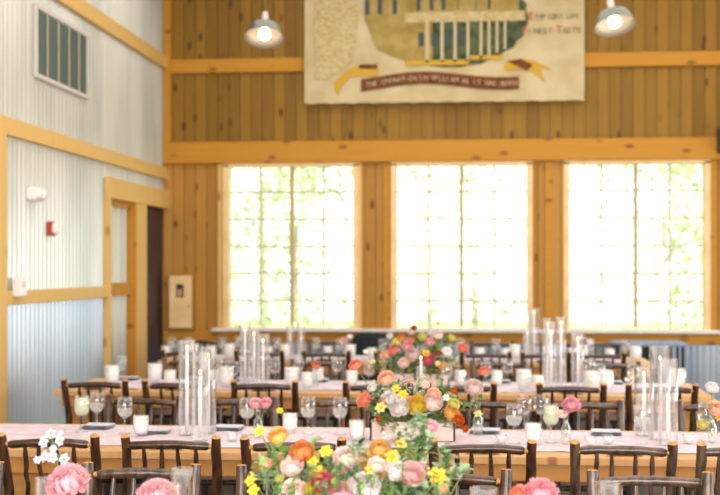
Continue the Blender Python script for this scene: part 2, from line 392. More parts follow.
m = MB(); m.box(.058, .064, -.04, .04, .01, .06, bev=.002); build('display', m, base_mat('thermo_display', rgb(206, 206, 198), .3)[0], root)
# wood cabinet with small dark sign at the back-left corner
x0, x1 = X(170, YW), X(196, YW)
root = empty('wall_panel', ((x0 + x1) / 2, YW - .03, .94)); tag(root, 'small pine service panel on the back wall beside the dark doorway', 'wall panel')
hw = (x1 - x0) / 2
m = MB(); m.box(-hw, hw, -.09, 0, 0, .69, bev=.004); build('box', m, pine, root)
m = MB(); m.box(-hw + .025, hw - .025, -.105, -.09, .025, .665, bev=.004); dr = build('door', m, framew, root)
m = MB(); m.tube([(hw - .05, -.105, .3), (hw - .05, -.135, .3)], .012, 8); build('knob', m, silver, dr)
sg = empty('wall_sign', ((x0 + x1) / 2 - .005, YW - .137, 1.34)); tag(sg, 'tiny black notice with a pale portrait photo on the pine service panel', 'sign')
m = MB(); m.box(-.045, .045, 0, .012, 0, .16, bev=.002); build('board', m, black_m, sg)
m = MB(); m.box(-.03, .025, -.004, 0, .015, .10, bev=.001); build('photo', m, base_mat('photo_paper', rgb(196, 150, 130), .6)[0], sg)
# loudspeaker
xs_ = X(722, YW); root = empty('loudspeaker', (xs_, YW - .14, 3.04)); tag(root, 'black loudspeaker mounted on the long beam above the last window', 'loudspeaker')
m = MB(); m.box(-.085, .085, -.18, 0, 0, .30, bev=.02); build('cabinet', m, black_m, root)
m = MB(); m.box(-.03, .03, 0, .04, .1, .2); build('bracket', m, black_m, root)
m = MB(); m.lathe([(0, 0), (.05, -.0), (.065, .012), (.07, .012), (.07, 0)], 20, 0, Matrix.Translation((0, -.185, .11)) @ Matrix.Rotation(PI / 2, 4, 'X')); build('woofer', m, base_mat('speaker_cone', rgb(48, 48, 52), .6)[0], root)

# ------------------------------------------------------------------ banner
YB = YW - .15
bx0, bx1 = X(304.5, YB), X(584.5, YB); bz0 = Zp(103.5, 304.5, YB); bz1 = 5.35
bw = bx1 - bx0; pxm = bw / 280.0
root = empty('banner', (bx0, YB, bz0)); tag(root, 'huge cream canvas banner with vintage building illustration and ribbon above the windows', 'banner')
m = MB(); nx, nz = 40, 20; vs = []
for j in range(nz + 1):
    for i in range(nx + 1):
        zz = (bz1 - bz0) * j / nz - (.008 if j == 0 and i % 3 == 1 else 0)
        vs.append((bw * i / nx, .006 * math.sin(i * 1.3) * (1 - j / nz), zz))
fs = [(j * (nx + 1) + i, j * (nx + 1) + i + 1, (j + 1) * (nx + 1) + i + 1, (j + 1) * (nx + 1) + i) for j in range(nz) for i in range(nx)]
m.add(vs, fs, 0, True); vs2 = [(x, y + .01, z) for x, y, z in vs]; m.add(vs2, [f[::-1] for f in fs], 0, True)
build('canvas', m, canvas, root)
m = MB(); m.tube([(-.04, .01, bz1 - bz0 + .01), (bw + .04, .01, bz1 - bz0 + .01)], .02, 10)
for q in (.1, .5, .9): m.tube([(bw * q, .01, bz1 - bz0), (bw * q, .02, ZC - bz0)], .004, 6)
build('hanging_pole', m, clouth, root)
def bp(px, py): return ((px - 304.5) * pxm, (103.5 - py) * pxm + .0)
def flat(mb, pts, y0, mi=0):
    n_ = len(pts); vs = [(p[0], y0, p[1]) for p in pts] + [(p[0], y0 + .004, p[1]) for p in pts]
    fs = [tuple(range(n_)), tuple(range(2 * n_ - 1, n_ - 1, -1))] + [(i, i + n_, (i + 1) % n_ + n_, (i + 1) % n_) for i in range(n_)]
    mb.add(vs, fs, mi, False)
def frect(mb, x0, x1, y0, y1, dep, mi=0): flat(mb, [bp(x0, y1), bp(x1, y1), bp(x1, y0), bp(x0, y0)], dep, mi)
# vignette
m = MB()
pts = []
for k in range(48):
    a = 2 * PI * k / 48; j = 1 + .02 * math.sin(k * 2.9)
    pts.append(bp(453 + 76 * math.cos(a) * j, 20 + 49 * math.sin(a) * j))
flat(m, pts, -.014, 0)
pts = [bp(*q) for q in ((379, 50), (366, 20), (366, -20), (410, -28), (410, 62), (395, 58))]; flat(m, pts, -.018, 1)
frect(m, 410, 520, -25, 14, -.018, 1)      # upper storey
frect(m, 406, 526, 14, 24, -.024, 3)       # green gallery roof
frect(m, 410, 434, 24, 64, -.018, 1)
frect(m, 408, 470, 62, 67, -.022, 2)
frect(m, 470, 505, 58, 62, -.022, 2)
for x in range(424, 520, 12): frect(m, x, x + 5, -22, 14, -.022, 1)
for i, x in enumerate((427, 442, 455, 468, 481, 489, 497, 505)):
    frect(m, x, x + 3.4 - i * .15, 24, 64 - max(0, i - 3) * 3, -.022, 4)
for x in (366, 379, 394): frect(m, x, x + 4.5, 0, 15, -.022, 5)
for x in (418, 431, 443, 459, 474, 488): frect(m, x, x + 4, -8, 12, -.020, 5)
for x in (421, 434, 447, 460): frect(m, x - 1, x + 4.5, 34, 48, -.020, 5)
build('illustration', m, [bn_dark, bn_och, bn_gold, bn_pale, bn_cream, bn_blue], root)
# ribbon
m = MB()
def rib_y(x):
    t = (x - 362) / 158.0
    return 84 - 4.5 * math.sin(t * 2 * PI * .98 - .9) * (1 - .25 * t) * .9 - 1.0
n_ = 40; vs = []
for i in range(n_ + 1):
    x = 362 + 158 * i / n_; y = rib_y(x)
    for dy in (-6.2, 6.2):
        p = bp(x, y + dy); vs += [(p[0], -.016, p[1]), (p[0], -.006, p[1])]
fs = []
for i in range(n_):
    a = 4 * i; b2 = a + 4
    fs += [(a, a + 2, b2 + 2, b2), (a + 1, b2 + 1, b2 + 3, a + 3), (a, b2, b2 + 1, a + 1), (a + 2, a + 3, b2 + 3, b2 + 2)]
m.add(vs, fs, 0, False)
flat(m, [bp(*q) for q in ((334, 84), (345, 73), (358, 66), (378, 66), (379, 77), (366, 77), (352, 77), (344, 84), (338, 97))], -.012, 1)
flat(m, [bp(*q) for q in ((360, 65), (378, 65), (379, 70), (360, 69))], -.017, 0)
flat(m, [bp(*q) for q in ((506, 66), (520, 62), (535, 64), (552, 72), (541, 72), (546, 86), (535, 76), (520, 72), (506, 74))], -.012, 1)
flat(m, [bp(*q) for q in ((508, 64), (522, 62), (534, 68), (528, 74), (516, 68))], -.017, 0)
build('ribbon', m, [bn_brown, bn_gold], root)
# faded scrollwork on the left
m = MB()
flat(m, [bp(*q) for q in ((314, 78), (318, 60), (313, 30), (318, -20), (352, -24), (360, 10), (357, 40), (352, 62), (330, 80))], -.011, 0)
build('scrollwork', m, bn_pale, root)
def text_mesh(txt, size, mat_, parent, loc, name, align='LEFT'):
    c = bpy.data.curves.new('t', 'FONT'); c.body = txt; c.size = size; c.extrude = .002; c.align_x = align; c.resolution_u = 3
    t = bpy.data.objects.new('t', c); COL.objects.link(t)
    bpy.context.view_layer.update()
    me = bpy.data.meshes.new_from_object(t.evaluated_get(bpy.context.evaluated_depsgraph_get()))
    bpy.data.objects.remove(t)
    me.materials.clear(); me.materials.append(mat_)
    o = ob(name, me, parent, loc, (PI / 2, 0, 0)); return o
def line(txt, px, py, h, m1, m2, sp):
    x = px
    for i, ch in enumerate(txt):
        if ch == ' ': x += sp * .55; continue
        big = i == 0 or txt[i - 1] == ' '
        p = bp(x, py); text_mesh(ch, pxm * h * (1.35 if big else 1), m1 if big else m2, root, (p[0], -.014, p[1]), 'letter'); x += sp * (1.25 if big else 1)
line('EMPORIUM', 529, 23, 8, bn_red, bn_gray, 6.0)
line('FINEST TASTE', 523, 37, 8, bn_red, bn_gray, 4.9)
line('THE OPERATION IN WILLIAM AS IT HAS BEEN', 367, 0, 6, bn_cream, bn_cream, 4.0) if False else None
x = 367
for ch in 'THE OPERATION IN WILLIAM AS IT HAS BEEN':
    if ch != ' ':
        p = bp(x, rib_y(x + 2) + 2.2); text_mesh(ch, pxm * 6.5, bn_cream, root, (p[0], -.019, p[1]), 'letter')
    x += 3.85

# ------------------------------------------------------------------ pendant lamps
for px, py, Yl, tx, ty, lab in ((264.5, 33, 12.3, .38, -.04, 'dented metal dome pendant lamp with lit bulb beside the banner near the vented metal wall'),
                                (614, 20.5, 12.0, .34, -.15, 'metal dome pendant lamp hanging tilted past the lettered side of the banner')):
    x = X(px, Yl); z = Zp(py, px, Yl)
    root = empty('pendant_lamp', (x, Yl, z)); tag(root, lab, 'pendant lamp')
    M_ = Matrix.Rotation(ty, 4, 'Y') @ Matrix.Rotation(-tx, 4, 'X')
    m = MB(); m.lathe([(.03, .10), (.10, .088), (.15, .062), (.165, .03), (.2, -.055), (.2, -.062), (.155, .02), (.14, .05), (.09, .072), (0, .08)], 28, 0, M_)
    m.m = [1 if (i // 28) >= 5 else 0 for i in range(len(m.f))]
    sh = build('lamp_shade', m, [galv, lampin], root)
    m = MB(); m.lathe([(0, .24), (.028, .235), (.036, .2), (.036, .13), (.045, .11), (.045, .09), (0, .09)], 18, 0, M_); build('neck', m, neck_m, root)
    m = MB(); m.lathe([(0, -.075), (.03, -.068), (.055, -.045), (.062, -.015), (.05, .02), (.03, .05), (0, .055)], 18, 0, M_); build('bulb', m, bulb_m, root)
    top = M_ @ Vector((0, 0, .235))
    m = MB(); m.tube([top, (top.x, top.y, .6), (top.x, top.y, ZC - z)], .005, 6); build('cord', m, base_mat('lamp_cord', rgb(120, 96, 50), .6)[0], root)

# ------------------------------------------------------------------ tables
TBL = {'0': (3.10, 4.15, -3.26, 1.72), 'A': (6.27, 7.33, -3.26, 1.72), 'B': (9.33, 10.38, -3.26, 1.70), 'C': (12.42, 13.42, -3.26, 1.70)}
TNAME = {'0': 'the flower-covered table', 'A': 'the second table', 'B': 'the third table', 'C': 'the window-side table'}
TLAB = {'0': 'long pine banquet table under the big cropped flowers at the bottom edge',
        'A': 'long pine banquet table with pale runner, first one whose top shows',
        'B': 'long pine banquet table with pale runner between the other two set tables',
        'C': 'long pine banquet table closest to the row of windows'}
ZT_ = .76
def make_table(k):
    y0, y1, x0, x1 = TBL[k]; cx_ = (x0 + x1) / 2; cy_ = (y0 + y1) / 2; hx = (x1 - x0) / 2; hy = (y1 - y0) / 2
    root = empty('banquet_table', (cx_, cy_, 0)); tag(root, TLAB[k], 'table', None)
    n_ = 6
    m = MB()
    for i in range(n_):
        a = -hy + 2 * hy * i / n_ + .001; c = -hy + 2 * hy * (i + 1) / n_ - .001; m.box(-hx, hx, a, c, ZT_ - .04, ZT_, bev=.003)
    build('table_top', m, tablew, root)
    m = MB()
    for s in (-1, 1): m.box(-hx + .06, hx - .06, s * (hy - .035) - .012, s * (hy - .035) + .012, ZT_ - .125, ZT_ - .04, bev=.003)
    for s in (-1, 1): m.box(s * (hx - .06) - .012, s * (hx - .06) + .012, -hy + .04, hy - .04, ZT_ - .125, ZT_ - .04, bev=.003)
    build('apron', m, apronw, root)
    for q in ((-.93 if k != 'A' else (X(33, 6.45) - cx_) / hx), -.07, .07, .93):
        m = MB()
        for s in (-1, 1): m.box(q * hx - .09, q * hx + .09, s * (hy - .16) - .045, s * (hy - .16) + .045, .0, ZT_ - .04, bev=.006)
        m.box(q * hx - .06, q * hx + .06, -hy + .2, hy - .2, .25, .34, bev=.005)
        build('trestle_leg', m, apronw, root)
    return root
for k in TBL: make_table(k)
# runners
TR = ZT_ + .008
for k in TBL:
    y0, y1, x0, x1 = TBL[k]
    r0, r1 = y0 + .17, y1 - .08
    nx, ny = 260, 16; vs = []; ph = R_() * 9
    from mathutils import noise
    xa, xb = x0 + .25, x1 - .2
    for j in range(ny + 1):
        for i in range(nx + 1):
            x = xa + (xb - xa) * i / nx; v = j / ny
            e0 = .03 * noise.noise((x * 2.2, 1.7, ph)) + .012 * noise.noise((x * 9, 1.7, ph)); e1 = .03 * noise.noise((x * 2.0, 7.7, ph)) + .012 * noise.noise((x * 8, 4, ph))
            y = (r0 + e0) * (1 - v) + (r1 + e1) * v
            z = 0.0035 + .006 * max(0, noise.noise((x * 3, y * 14, ph))) + .014 * max(0, noise.noise((x * 7 + 3, y * 7, ph + 4)) - .25)
            vs.append((x, y, ZT_ + z))
    fs = [(j * (nx + 1) + i, j * (nx + 1) + i + 1, (j + 1) * (nx + 1) + i + 1, (j + 1) * (nx + 1) + i) for j in range(ny) for i in range(nx)]
    m = MB(); m.add(vs, fs, 0, True); m.add([(a, b, c - .002) for a, b, c in vs], [f[::-1] for f in fs], 0, True)
    o = build('table_runner', m, runm); tag(o, 'crumpled pale lilac gauze runner lying along ' + TNAME[k], 'table runner')

# ------------------------------------------------------------------ hickory chairs
def make_chair_meshes(bm):
    M = {}
    H = .913; w = .22
    def wob(p0, p1, n_, a):
        P = []
        for i in range(n_ + 1):
            t = i / n_; P.append(Vector(p0).lerp(Vector(p1), t) + Vector((U(-a, a), U(-a, a), 0)) * math.sin(PI * t))
        return P
    out = {}
    for s, nm in ((-1, 'post_l'), (1, 'post_r')):
        lean = U(-.01, .02) * s
        p = [(s * .20, 0, 0), (s * .205, .0, .22), (s * .21, 0.0, .45), (s * .215 + lean * .5, .035, .70), (s * .22 + lean, .085, H - .012)]
        P = []
        for i in range(len(p) - 1):
            for t in (0, .34, .67): P.append(Vector(p[i]).lerp(Vector(p[i + 1]), t) + Vector((U(-.003, .003), U(-.003, .003), 0)))
        P.append(Vector(p[-1])); n_ = len(P)
        rad = [.024 * U(.93, 1.07) for _ in P]; rad[-1] *= .95
        m = MB(); m.tube(P, rad, 12, 0, 1, .03); out[nm] = m.mesh('back_post', [bm, cutend])
    zr = H - .055
    P = wob((-.192, .079, zr), (.196, .079, zr + U(-.006, .006)), 9, .004)
    for i, q in enumerate(P): q.z += .008 * math.sin(PI * i / 9) + U(-.002, .002)
    rad = [.015] + [.0205 * U(.92, 1.08) for _ in range(8)] + [.015]
    P[1] = P[0].lerp(P[1], .35); P[8] = P[9].lerp(P[8], .35); rad[1] = .0205; rad[8] = .020
    m = MB(); m.tube(P, rad, 12, 0, 1, .04)
    for s in (-1, 1): m.tube([(s * .19, .08, zr), (s * .215, .08, zr)], .011, 8, 1)
    out['top_rail'] = m.mesh('top_rail', [bm, cutend])
    m = MB(); m.tube(wob((-.2, .004, .50), (.2, .004, .50), 6, .003), .015, 10, 0, 1, .04); out['lower_rail'] = m.mesh('lower_rail', [bm, cutend])
    for i, x in enumerate((-.125, -.045, .045, .125)):
        x += U(-.008, .008)
        m = MB(); m.tube(wob((x, .006, .505), (x + U(-.006, .006), .078, zr + .0), 7, .004), [.0115 * U(.9, 1.1) for _ in range(7)] + [.007], 9, 0, 1, .04)
        out['spindle%d' % i] = m.mesh('spindle', [bm, cutend])
    m = MB()
    for k, (a, c) in enumerate((((-.2, -.40, .45), (.2, -.40, .45)), ((-.2, 0, .45), (.2, 0, .45)), ((-.2, -.40, .44), (-.2, 0, .44)), ((.2, -.40, .44), (.2, 0, .44)))):
        m.tube(wob(a, c, 4, .002), .017, 8, 0, 1)
    out['seat_frame'] = m.mesh('seat_frame', [bm, cutend])
    m = MB(); n_ = 12; vs = []
    for j in range(n_ + 1):
        for i in range(n_ + 1):
            x = -.19 + .38 * i / n_; y = -.39 + .38 * j / n_; vs.append((x, y, .463 - .014 * math.sin(PI * i / n_) * math.sin(PI * j / n_) + (.003 if (i + j) % 2 else 0)))
    fs = [(j * (n_ + 1) + i, j * (n_ + 1) + i + 1, (j + 1) * (n_ + 1) + i + 1, (j + 1) * (n_ + 1) + i) for j in range(n_) for i in range(n_)]
    m.add(vs, fs, 0, True); m.add([(a, b, c - .02) for a, b, c in vs], [f[::-1] for f in fs], 0, True); out['seat'] = m.mesh('seat', seatm)
    for s, nm in ((-1, 'leg_l'), (1, 'leg_r')):
        m = MB(); m.tube(wob((s * .2, -.4, 0), (s * .2, -.4, .485), 6, .004), [.022 * U(.93, 1.07) for _ in range(7)], 10, 0, 1, .03); out[nm] = m.mesh('front_leg', [bm, cutend])
    m = MB()
    for a, c in (((-.2, -.4, .22), (.2, -.4, .22)), ((-.2, 0, .25), (.2, 0, .25)), ((-.2, -.4, .18), (-.2, 0, .18)), ((.2, -.4, .18), (.2, 0, .18))): m.tube(wob(a, c, 4, .003), .011, 8, 0, 1)
    out['stretcher'] = m.mesh('stretcher', [bm, cutend])
    return out
PN = {'post_l': 'back_post', 'post_r': 'back_post', 'leg_l': 'front_leg', 'leg_r': 'front_leg'}
PROTO = []
for v in range(5):
    ms = make_chair_meshes(bark if v < 3 else bark_g)
    PROTO.append(ms)
def chair(px, py_top, Y, width_px, facing, label, group, v):
    """px: pixel of the back's centre; facing +1: seat towards the window wall (guest sits on camera side), -1: seat towards the camera"""
    x = X(px, Y)
    ms = PROTO[v % 5]
    # the origin is at the floor between the back posts; the back's top leans .085 away from the seat
    yo = Y + (.085 if facing > 0 else -.085)
    root = empty('log_chair', (x, yo, 0), (PI if facing > 0 else 0) + U(-.05, .05)); tag(root, label, 'chair', group)
    for k, me in ms.items(): ob(PN.get(k, 'spindle' if k.startswith('spindle') else k), me, root)
    root.scale = (1, 1, 1)
    return root
ORD = ['first', 'second', 'third', 'fourth', 'fifth', 'sixth', 'seventh', 'eighth']
def row(cs, Y, facing, desc, group, vs):
    for i, px in enumerate(cs):
        chair(px, 0, Y, 0, facing, 'bark-covered log chair on ' + desc + ', ' + ORD[i] + ' from the metal wall', group, vs[i % len(vs)])
row((-50, 145, 298, 446, 649), 4.98, -1, 'window side of the flower-covered table', 'log chairs behind the flower-covered table', (3, 3, 0, 1, 4))
row((48, 169, 294, 483, 624, 748), 5.80, 1, 'camera side of the second table', 'log chairs on the camera side of the second table', (0, 2, 1, 0, 4, 3))
row((144, 242, 349, 488, 585, 717), 7.66, -1, 'window side of the second table', 'log chairs behind the second table', (0, 3, 4, 0, 3, 1))
row((95, 177, 263, 378, 462, 571, 662), 8.72, 1, 'camera side of the third table', 'log chairs on the camera side of the third table', (0, 1, 2, 0, 1, 2, 0))
row((190, 250, 318, 420, 500, 612), 10.82, -1, 'window side of the third table', 'log chairs behind the third table', (3, 1, 4, 0, 3, 4))
row((186, 260, 325, 400, 486, 545, 600), 11.98, 1, 'camera side of the window-side table', 'log chairs on the camera side of the window-side table', (0, 1, 2, 0, 1, 2, 0))
row((200, 258, 330, 492, 552, 608), 13.80, -1, 'window side of the window-side table', 'log chairs by the windows', (0, 4, 3, 0, 1, 4))

# black upholstered chair and draped side table by the windows
Yc = 14.35; x = X(370, Yc)
root = empty('padded_chair', (x, Yc, 0)); tag(root, 'black padded chair by the sill behind the tall flowers', 'chair')
m = MB(); vs = []; nx, nz = 10, 10
for sgn in (0, 1):
    for j in range(nz + 1):
        t = j / nz
        for i in range(nx + 1):
            s = -1 + 2 * i / nx; hw = .24 * (1 - .25 * t ** 4)
            vs.append((s * hw, (.05 if sgn else 0) + .05 * (1 - s * s) * -.6, .46 + .50 * (t - .06 * s * s * t)))
q = (nx + 1) * (nz + 1); fs = [(j * (nx + 1) + i, j * (nx + 1) + i + 1, (j + 1) * (nx + 1) + i + 1, (j + 1) * (nx + 1) + i) for j in range(nz) for i in range(nx)]
fs += [tuple(a + q for a in f[::-1]) for f in fs]
edge = [i for i in range(nx + 1)] + [(j) * (nx + 1) + nx for j in range(1, nz + 1)] + [nz * (nx + 1) + i for i in range(nx - 1, -1, -1)] + [j * (nx + 1) for j in range(nz - 1, 0, -1)]
fs += [(edge[i], edge[i - 1], edge[i - 1] + q, edge[i] + q) for i in range(len(edge))]
m.add(vs, fs, 0, True); build('backrest', m, blk_fab, root)
m = MB(); m.box(-.23, .23, -.45, .03, .40, .48, bev=.025); build('seat', m, blk_fab, root)
for sx in (-1, 1):
    for sy in (-.41, 0): m = MB(); m.tube([(sx * .2, sy, 0), (sx * .2, sy, .41)], .014, 8); build('leg', m, black_m, root)
Yt = 14.55; x0, x1 = X(612, Yt), X(684, Yt); zt = Zp(341.5, 640, Yt)
root = empty('serving_table', ((x0 + x1) / 2, Yt, 0)); tag(root, 'narrow serving table with slate blue top and black drape under the last window', 'table')
hw = (x1 - x0) / 2
m = MB(); m.box(-hw, hw, -.22, .25, zt - .045, zt, bev=.01); build('table_top', m, blue_fab, root)
m = MB()
vs = []; nn = 40
for i in range(nn + 1):
    xx = -hw * .52 + hw * 1.1 * i / nn; yy = -.2 + .012 * math.sin(i * 1.5); vs += [(xx, yy, .02), (xx, yy, zt - .045)]
m.add(vs, [(2 * i, 2 * i + 2, 2 * i + 3, 2 * i + 1) for i in range(nn)], 0, True); m.add([(a, b + .01, c) for a, b, c in vs], [(2 * i + 1, 2 * i + 3, 2 * i + 2, 2 * i) for i in range(nn)], 0, True)
build('drape', m, blk_fab, root)
for sx in (-1, 1):
    for sy in (-.17, .2): m = MB(); m.tube([(sx * (hw - .04), sy, 0), (sx * (hw - .04), sy, zt - .04)], .018, 8); build('leg', m, black_m, root)

# ------------------------------------------------------------------ tableware
m = MB()
m.lathe([(0.0, 0), (.036, 0), (.037, .003), (.012, .008), (.005, .016), (.0045, .07), (.009, .085), (.028, .097), (.041, .118), (.045, .14), (.0425, .17), (.037, .205), (.0355, .205), (.041, .17), (.0435, .14), (.039, .119), (.026, .1), (.0, .092)], 24)
goblet_me = m.mesh('wine_goblet', glassm)
m = MB(); m.lathe([(.0, .093), (.026, .101), (.0385, .12), (.0425, .135), (.042, .142), (0, .142)], 20); water_me = m.mesh('water', waterm)
m = MB(); m.lathe([(.0, .093), (.026, .101), (.0385, .12), (.043, .14), (.0405, .17), (.037, .192), (0, .192)], 20); drink_me = m.mesh('drink', drinkm)
m = MB(); m.lathe([(0, 0), (.030, 0), (.034, .004), (.041, .03), (.044, .06), (.0425, .113), (.041, .113), (.042, .06), (.039, .032), (.03, .012), (0, .012)], 24); votive_me = m.mesh('votive_glass', glassm)
m = MB(); m.lathe([(0, .013), (.029, .013), (.0375, .032), (.0415, .06), (.041, .105), (.036, .108), (0, .103)], 20); wax_me = m.mesh('wax', frost)
m = MB(); m.lathe([(0, 0), (.022, 0), (.027, .01), (.028, .05), (.024, .085), (.012, .11), (.0115, .15), (.014, .155), (.0125, .155), (.010, .15), (.0105, .11), (.022, .082), (.026, .05), (.024, .012), (0, .008)], 18); vase_me = m.mesh('bud_vase', glassm)
m = MB(); m.lathe([(0, 0), (.022, 0), (.025, .01), (.025, .05), (.0, .051)], 16); vasewater_me = m.mesh('vase_water', waterm)
m = MB(); m.lathe([(0, 0), (.024, 0), (.028, .005), (.030, .045), (.028, .045), (.026, .008), (0, .008)], 18); tea_me = m.mesh('tealight_glass', glassm)
m = MB(); m.lathe([(0, .008), (.024, .008), (.026, .034), (0, .034)], 16); teawax_me = m.mesh('tealight_wax', white_wax)

def yrow(k, frac):
    y0, y1 = TBL[k][:2]; return y0 + (y1 - y0) * frac
def goblet(px, k, frac, label, fill='water', sc=1.0):
    Y = yrow(k, frac); o = ob('wine_goblet', goblet_me, None, (X(px, Y), Y, TR)); o.scale = (sc,) * 3
    tag(o, label, 'glass', 'stemmed glasses on ' + TNAME[k])
    if fill == 'water': ob('ice_water', water_me, o)
    if fill == 'drink': ob('pale_drink', drink_me, o)
    return o
def votive(px, k, frac, label, sc=1.0):
    Y = yrow(k, frac); o = ob('votive_candle', votive_me, None, (X(px, Y), Y, TR)); o.scale = (sc,) * 3
    tag(o, label, 'candle holder', 'white votives on ' + TNAME[k]); ob('white_wax', wax_me, o); return o
def tealight(px, k, frac, label):
    Y = yrow(k, frac); o = ob('tealight_holder', tea_me, None, (X(px, Y), Y, TR)); tag(o, label, 'tealight', 'low tealights on ' + TNAME[k])
    ob('tealight_wax', teawax_me, o); return o

def flamemesh(h=.03):
    m = MB(); m.lathe([(0, 0), (.0045, .004), (.0065, .011), (.0045, .02), (0, h)], 10); return m.mesh('flame', flame_m)
flame_me = flamemesh()
def candle(x, y, h, label, k, lit=True, r=.011, spot='on'):
    root = empty('taper_candle', (x, y, TR)); tag(root, label, 'candle', 'taper candles on ' + TNAME[k])
    m = MB(); m.lathe([(0, 0), (.032, 0), (.033, .006), (.018, .012), (.016, .035), (.012, .04), (0, .04)], 18); build('candle_base', m, glassm, root)
    m = MB(); m.lathe([(0, .012), (r, .012), (r, h * .6), (r * .86, h - .006), (r * .6, h), (0, h)], 14); build('wax_stick', m, white_wax, root)
    m = MB(); m.tube([(0, 0, h - .002), (.001, 0, h + .006)], .001, 5); build('wick', m, black_m, root)
    if lit: ob('flame', flame_me, root, (0, 0, h + .005))
def cylinder(x, y, h, r, label, k):
    m = MB(); m.lathe([(0, 0), (r, 0), (r, h), (r - .003, h), (r - .003, .006), (0, .006)], 28)
    o = build('glass_cylinder', m, glassm, None, (x, y, TR)); tag(o, label, 'candle cylinder', 'glass candle cylinders on ' + TNAME[k])
def candle_px(px, top, k, frac, lab, cyl_top=None, r=.048, lit=True, cyllab=None):
    Y = yrow(k, frac); x = X(px, Y); h = Zp(top, px, Y) - TR
    candle(x, Y, h, lab, k, lit)
    if cyl_top is not None: cylinder(x, Y, Zp(cyl_top, px, Y) - TR, r, cyllab, k)
# second table clusters
candle_px(187, 351, 'A', .56, 'tall white taper in the fullest glass candle group, nearer the metal wall, highest flame', 340, .047, True, 'tallest clear cylinder of the candle group nearer the metal wall')
candle_px(200, 376, 'A', .34, 'short white taper with low flame in front of two taller ones', 352, .045, True, 'shorter clear cylinder standing in front in the candle group nearer metal wall')
candle_px(208, 358, 'A', .64, 'white taper with mid-height flame on the flower side of its candle group', 347, .047, True, 'clear cylinder on the flower side of the candle group nearer metal wall')
candle_px(660, 362, 'A', .62, 'white taper in the tall wide cylinder past the lemon drink glass', 346, .058, True, 'tallest wide clear cylinder of the pair past the lemon drink glass')
candle_px(644, 377, 'A', .76, 'white taper in the lower wide cylinder past the lemon drink glass', 367, .055, True, 'lower wide clear cylinder beside the tallest one past the lemon drink')
candle_px(668, 392, 'A', .42, 'unlit short white taper in front of the tall wide cylinder', 359, .052, False, 'clear cylinder standing in front of the tall wide one past the lemon drink')
# third table clusters
candle_px(245, 332, 'B', .62, 'tall white taper on the third table, highest of the trio near the metal wall', 325, .045, True, 'tallest cylinder of the third-table candle trio near the metal wall')
candle_px(254, 336, 'B', .48, 'middle-height white taper in the third-table candle trio near the metal wall', 329, .045, True, 'middle cylinder of the third-table candle trio near the metal wall')
candle_px(263, 343, 'B', .34, 'shortest white taper in the third-table candle trio near the metal wall', 334, .050, True, 'wide front cylinder of the third-table candle trio near the metal wall')
candle_px(547, 326, 'B', .70, 'white taper at the metal-wall end of the third-table group under the window pier', 318, .042, True, 'cylinder at the metal-wall end of the third-table group under the window pier')
candle_px(551, 335, 'B', .36, 'lower white taper at front of the third-table group under the window pier', 322, .042, True, 'front cylinder of the third-table group under the window pier')
candle_px(561, 325, 'B', .58, 'tallest white taper of the third-table group under the window pier', 317, .042, True, 'tallest cylinder of the third-table group under the window pier')
candle_px(578, 341, 'B', .50, 'single white taper in wide cylinder beside the third-table candle group', 333, .050, True, 'wide single cylinder beside the third-table candle group')
candle_px(421, 360, 'B', .10, 'short white taper in front of the third-table planter box', 366, .036, True, 'small clear cylinder in front of the third-table planter box')
# window-side table
candle_px(527, 320, 'C', .50, 'shorter white taper of the pair against the pier between second and third windows', 312, .042, True, 'shorter cylinder of the candle pair against the pier between windows')
candle_px(534, 314, 'C', .62, 'taller white taper of the pair against the pier between second and third windows', 308, .050, True, 'wide tall cylinder of the candle pair against the pier between windows')
candle_px(290, 328, 'C', .55, 'white taper under the first window mullion on the window-side table', 322, .040, False, 'clear cylinder under the first window mullion on window-side table')
candle_px(301, 328, 'C', .45, 'white taper just past the first window mullion on the window-side table', 321, .040, False, 'clear cylinder just past the first window mullion on window-side table')

# glasses, second table
for px, fr, fill, lab in (
    (97, .80, 'water', 'clear wine goblet beside the pale green drink'),
    (82, .62, 'drink', 'stemmed glass full of pale green drink near the metal wall'),
    (125, .58, 'water', 'clear wine goblet beside the white votive near the metal wall'),
    (247, .60, 'water', 'clear wine goblet beside the small pink flower pair'),
    (308, .66, 'water', 'clear wine goblet just past the white votive before the blush planter'),
    (340, .66, 'water', 'clear wine goblet closest to the blush planter on second table'),
    (514, .42, 'water', 'clear wine goblet near the yellow flower past the blush planter'),
    (551, .46, 'drink', 'stemmed glass of lemon drink beside the round pink flower'),
    (642, .46, 'water', 'clear wine goblet in front of the wide candle cylinders'),
    (524, .90, None, 'empty wine goblet behind the votive past the blush planter'),
    (541, .93, None, 'empty wine goblet tucked behind the lemon drink'),
    (706, .60, None, 'empty wine goblet beside the peach flower at the far end')):
    goblet(px, 'A', fr, lab, fill)
for px, fr, lab in ((141, .50, 'white votive glass between a goblet and a slate napkin'), (290, .68, 'white votive glass between pink flowers and wine goblets'),
                    (357, .42, 'white votive glass touching the metal-wall end of blush planter'), (533, .38, 'white votive glass between goblet and lemon drink')):
    votive(px, 'A', fr, lab)
for px, fr, lab in ((501, .42, 'low tealight beside the yellow flower past the planter'), (60, .40, 'low tealight at the metal-wall end of second table'), (232, .36, 'low tealight between the candle group and pink flowers'),
                    (608, .44, 'low tealight between pink flower and wide cylinders'), (590, .38, 'low tealight just past the round pink flower'), (688, .5, 'low tealight beside the yellow flower at the far end')):
    tealight(px, 'A', fr, lab)
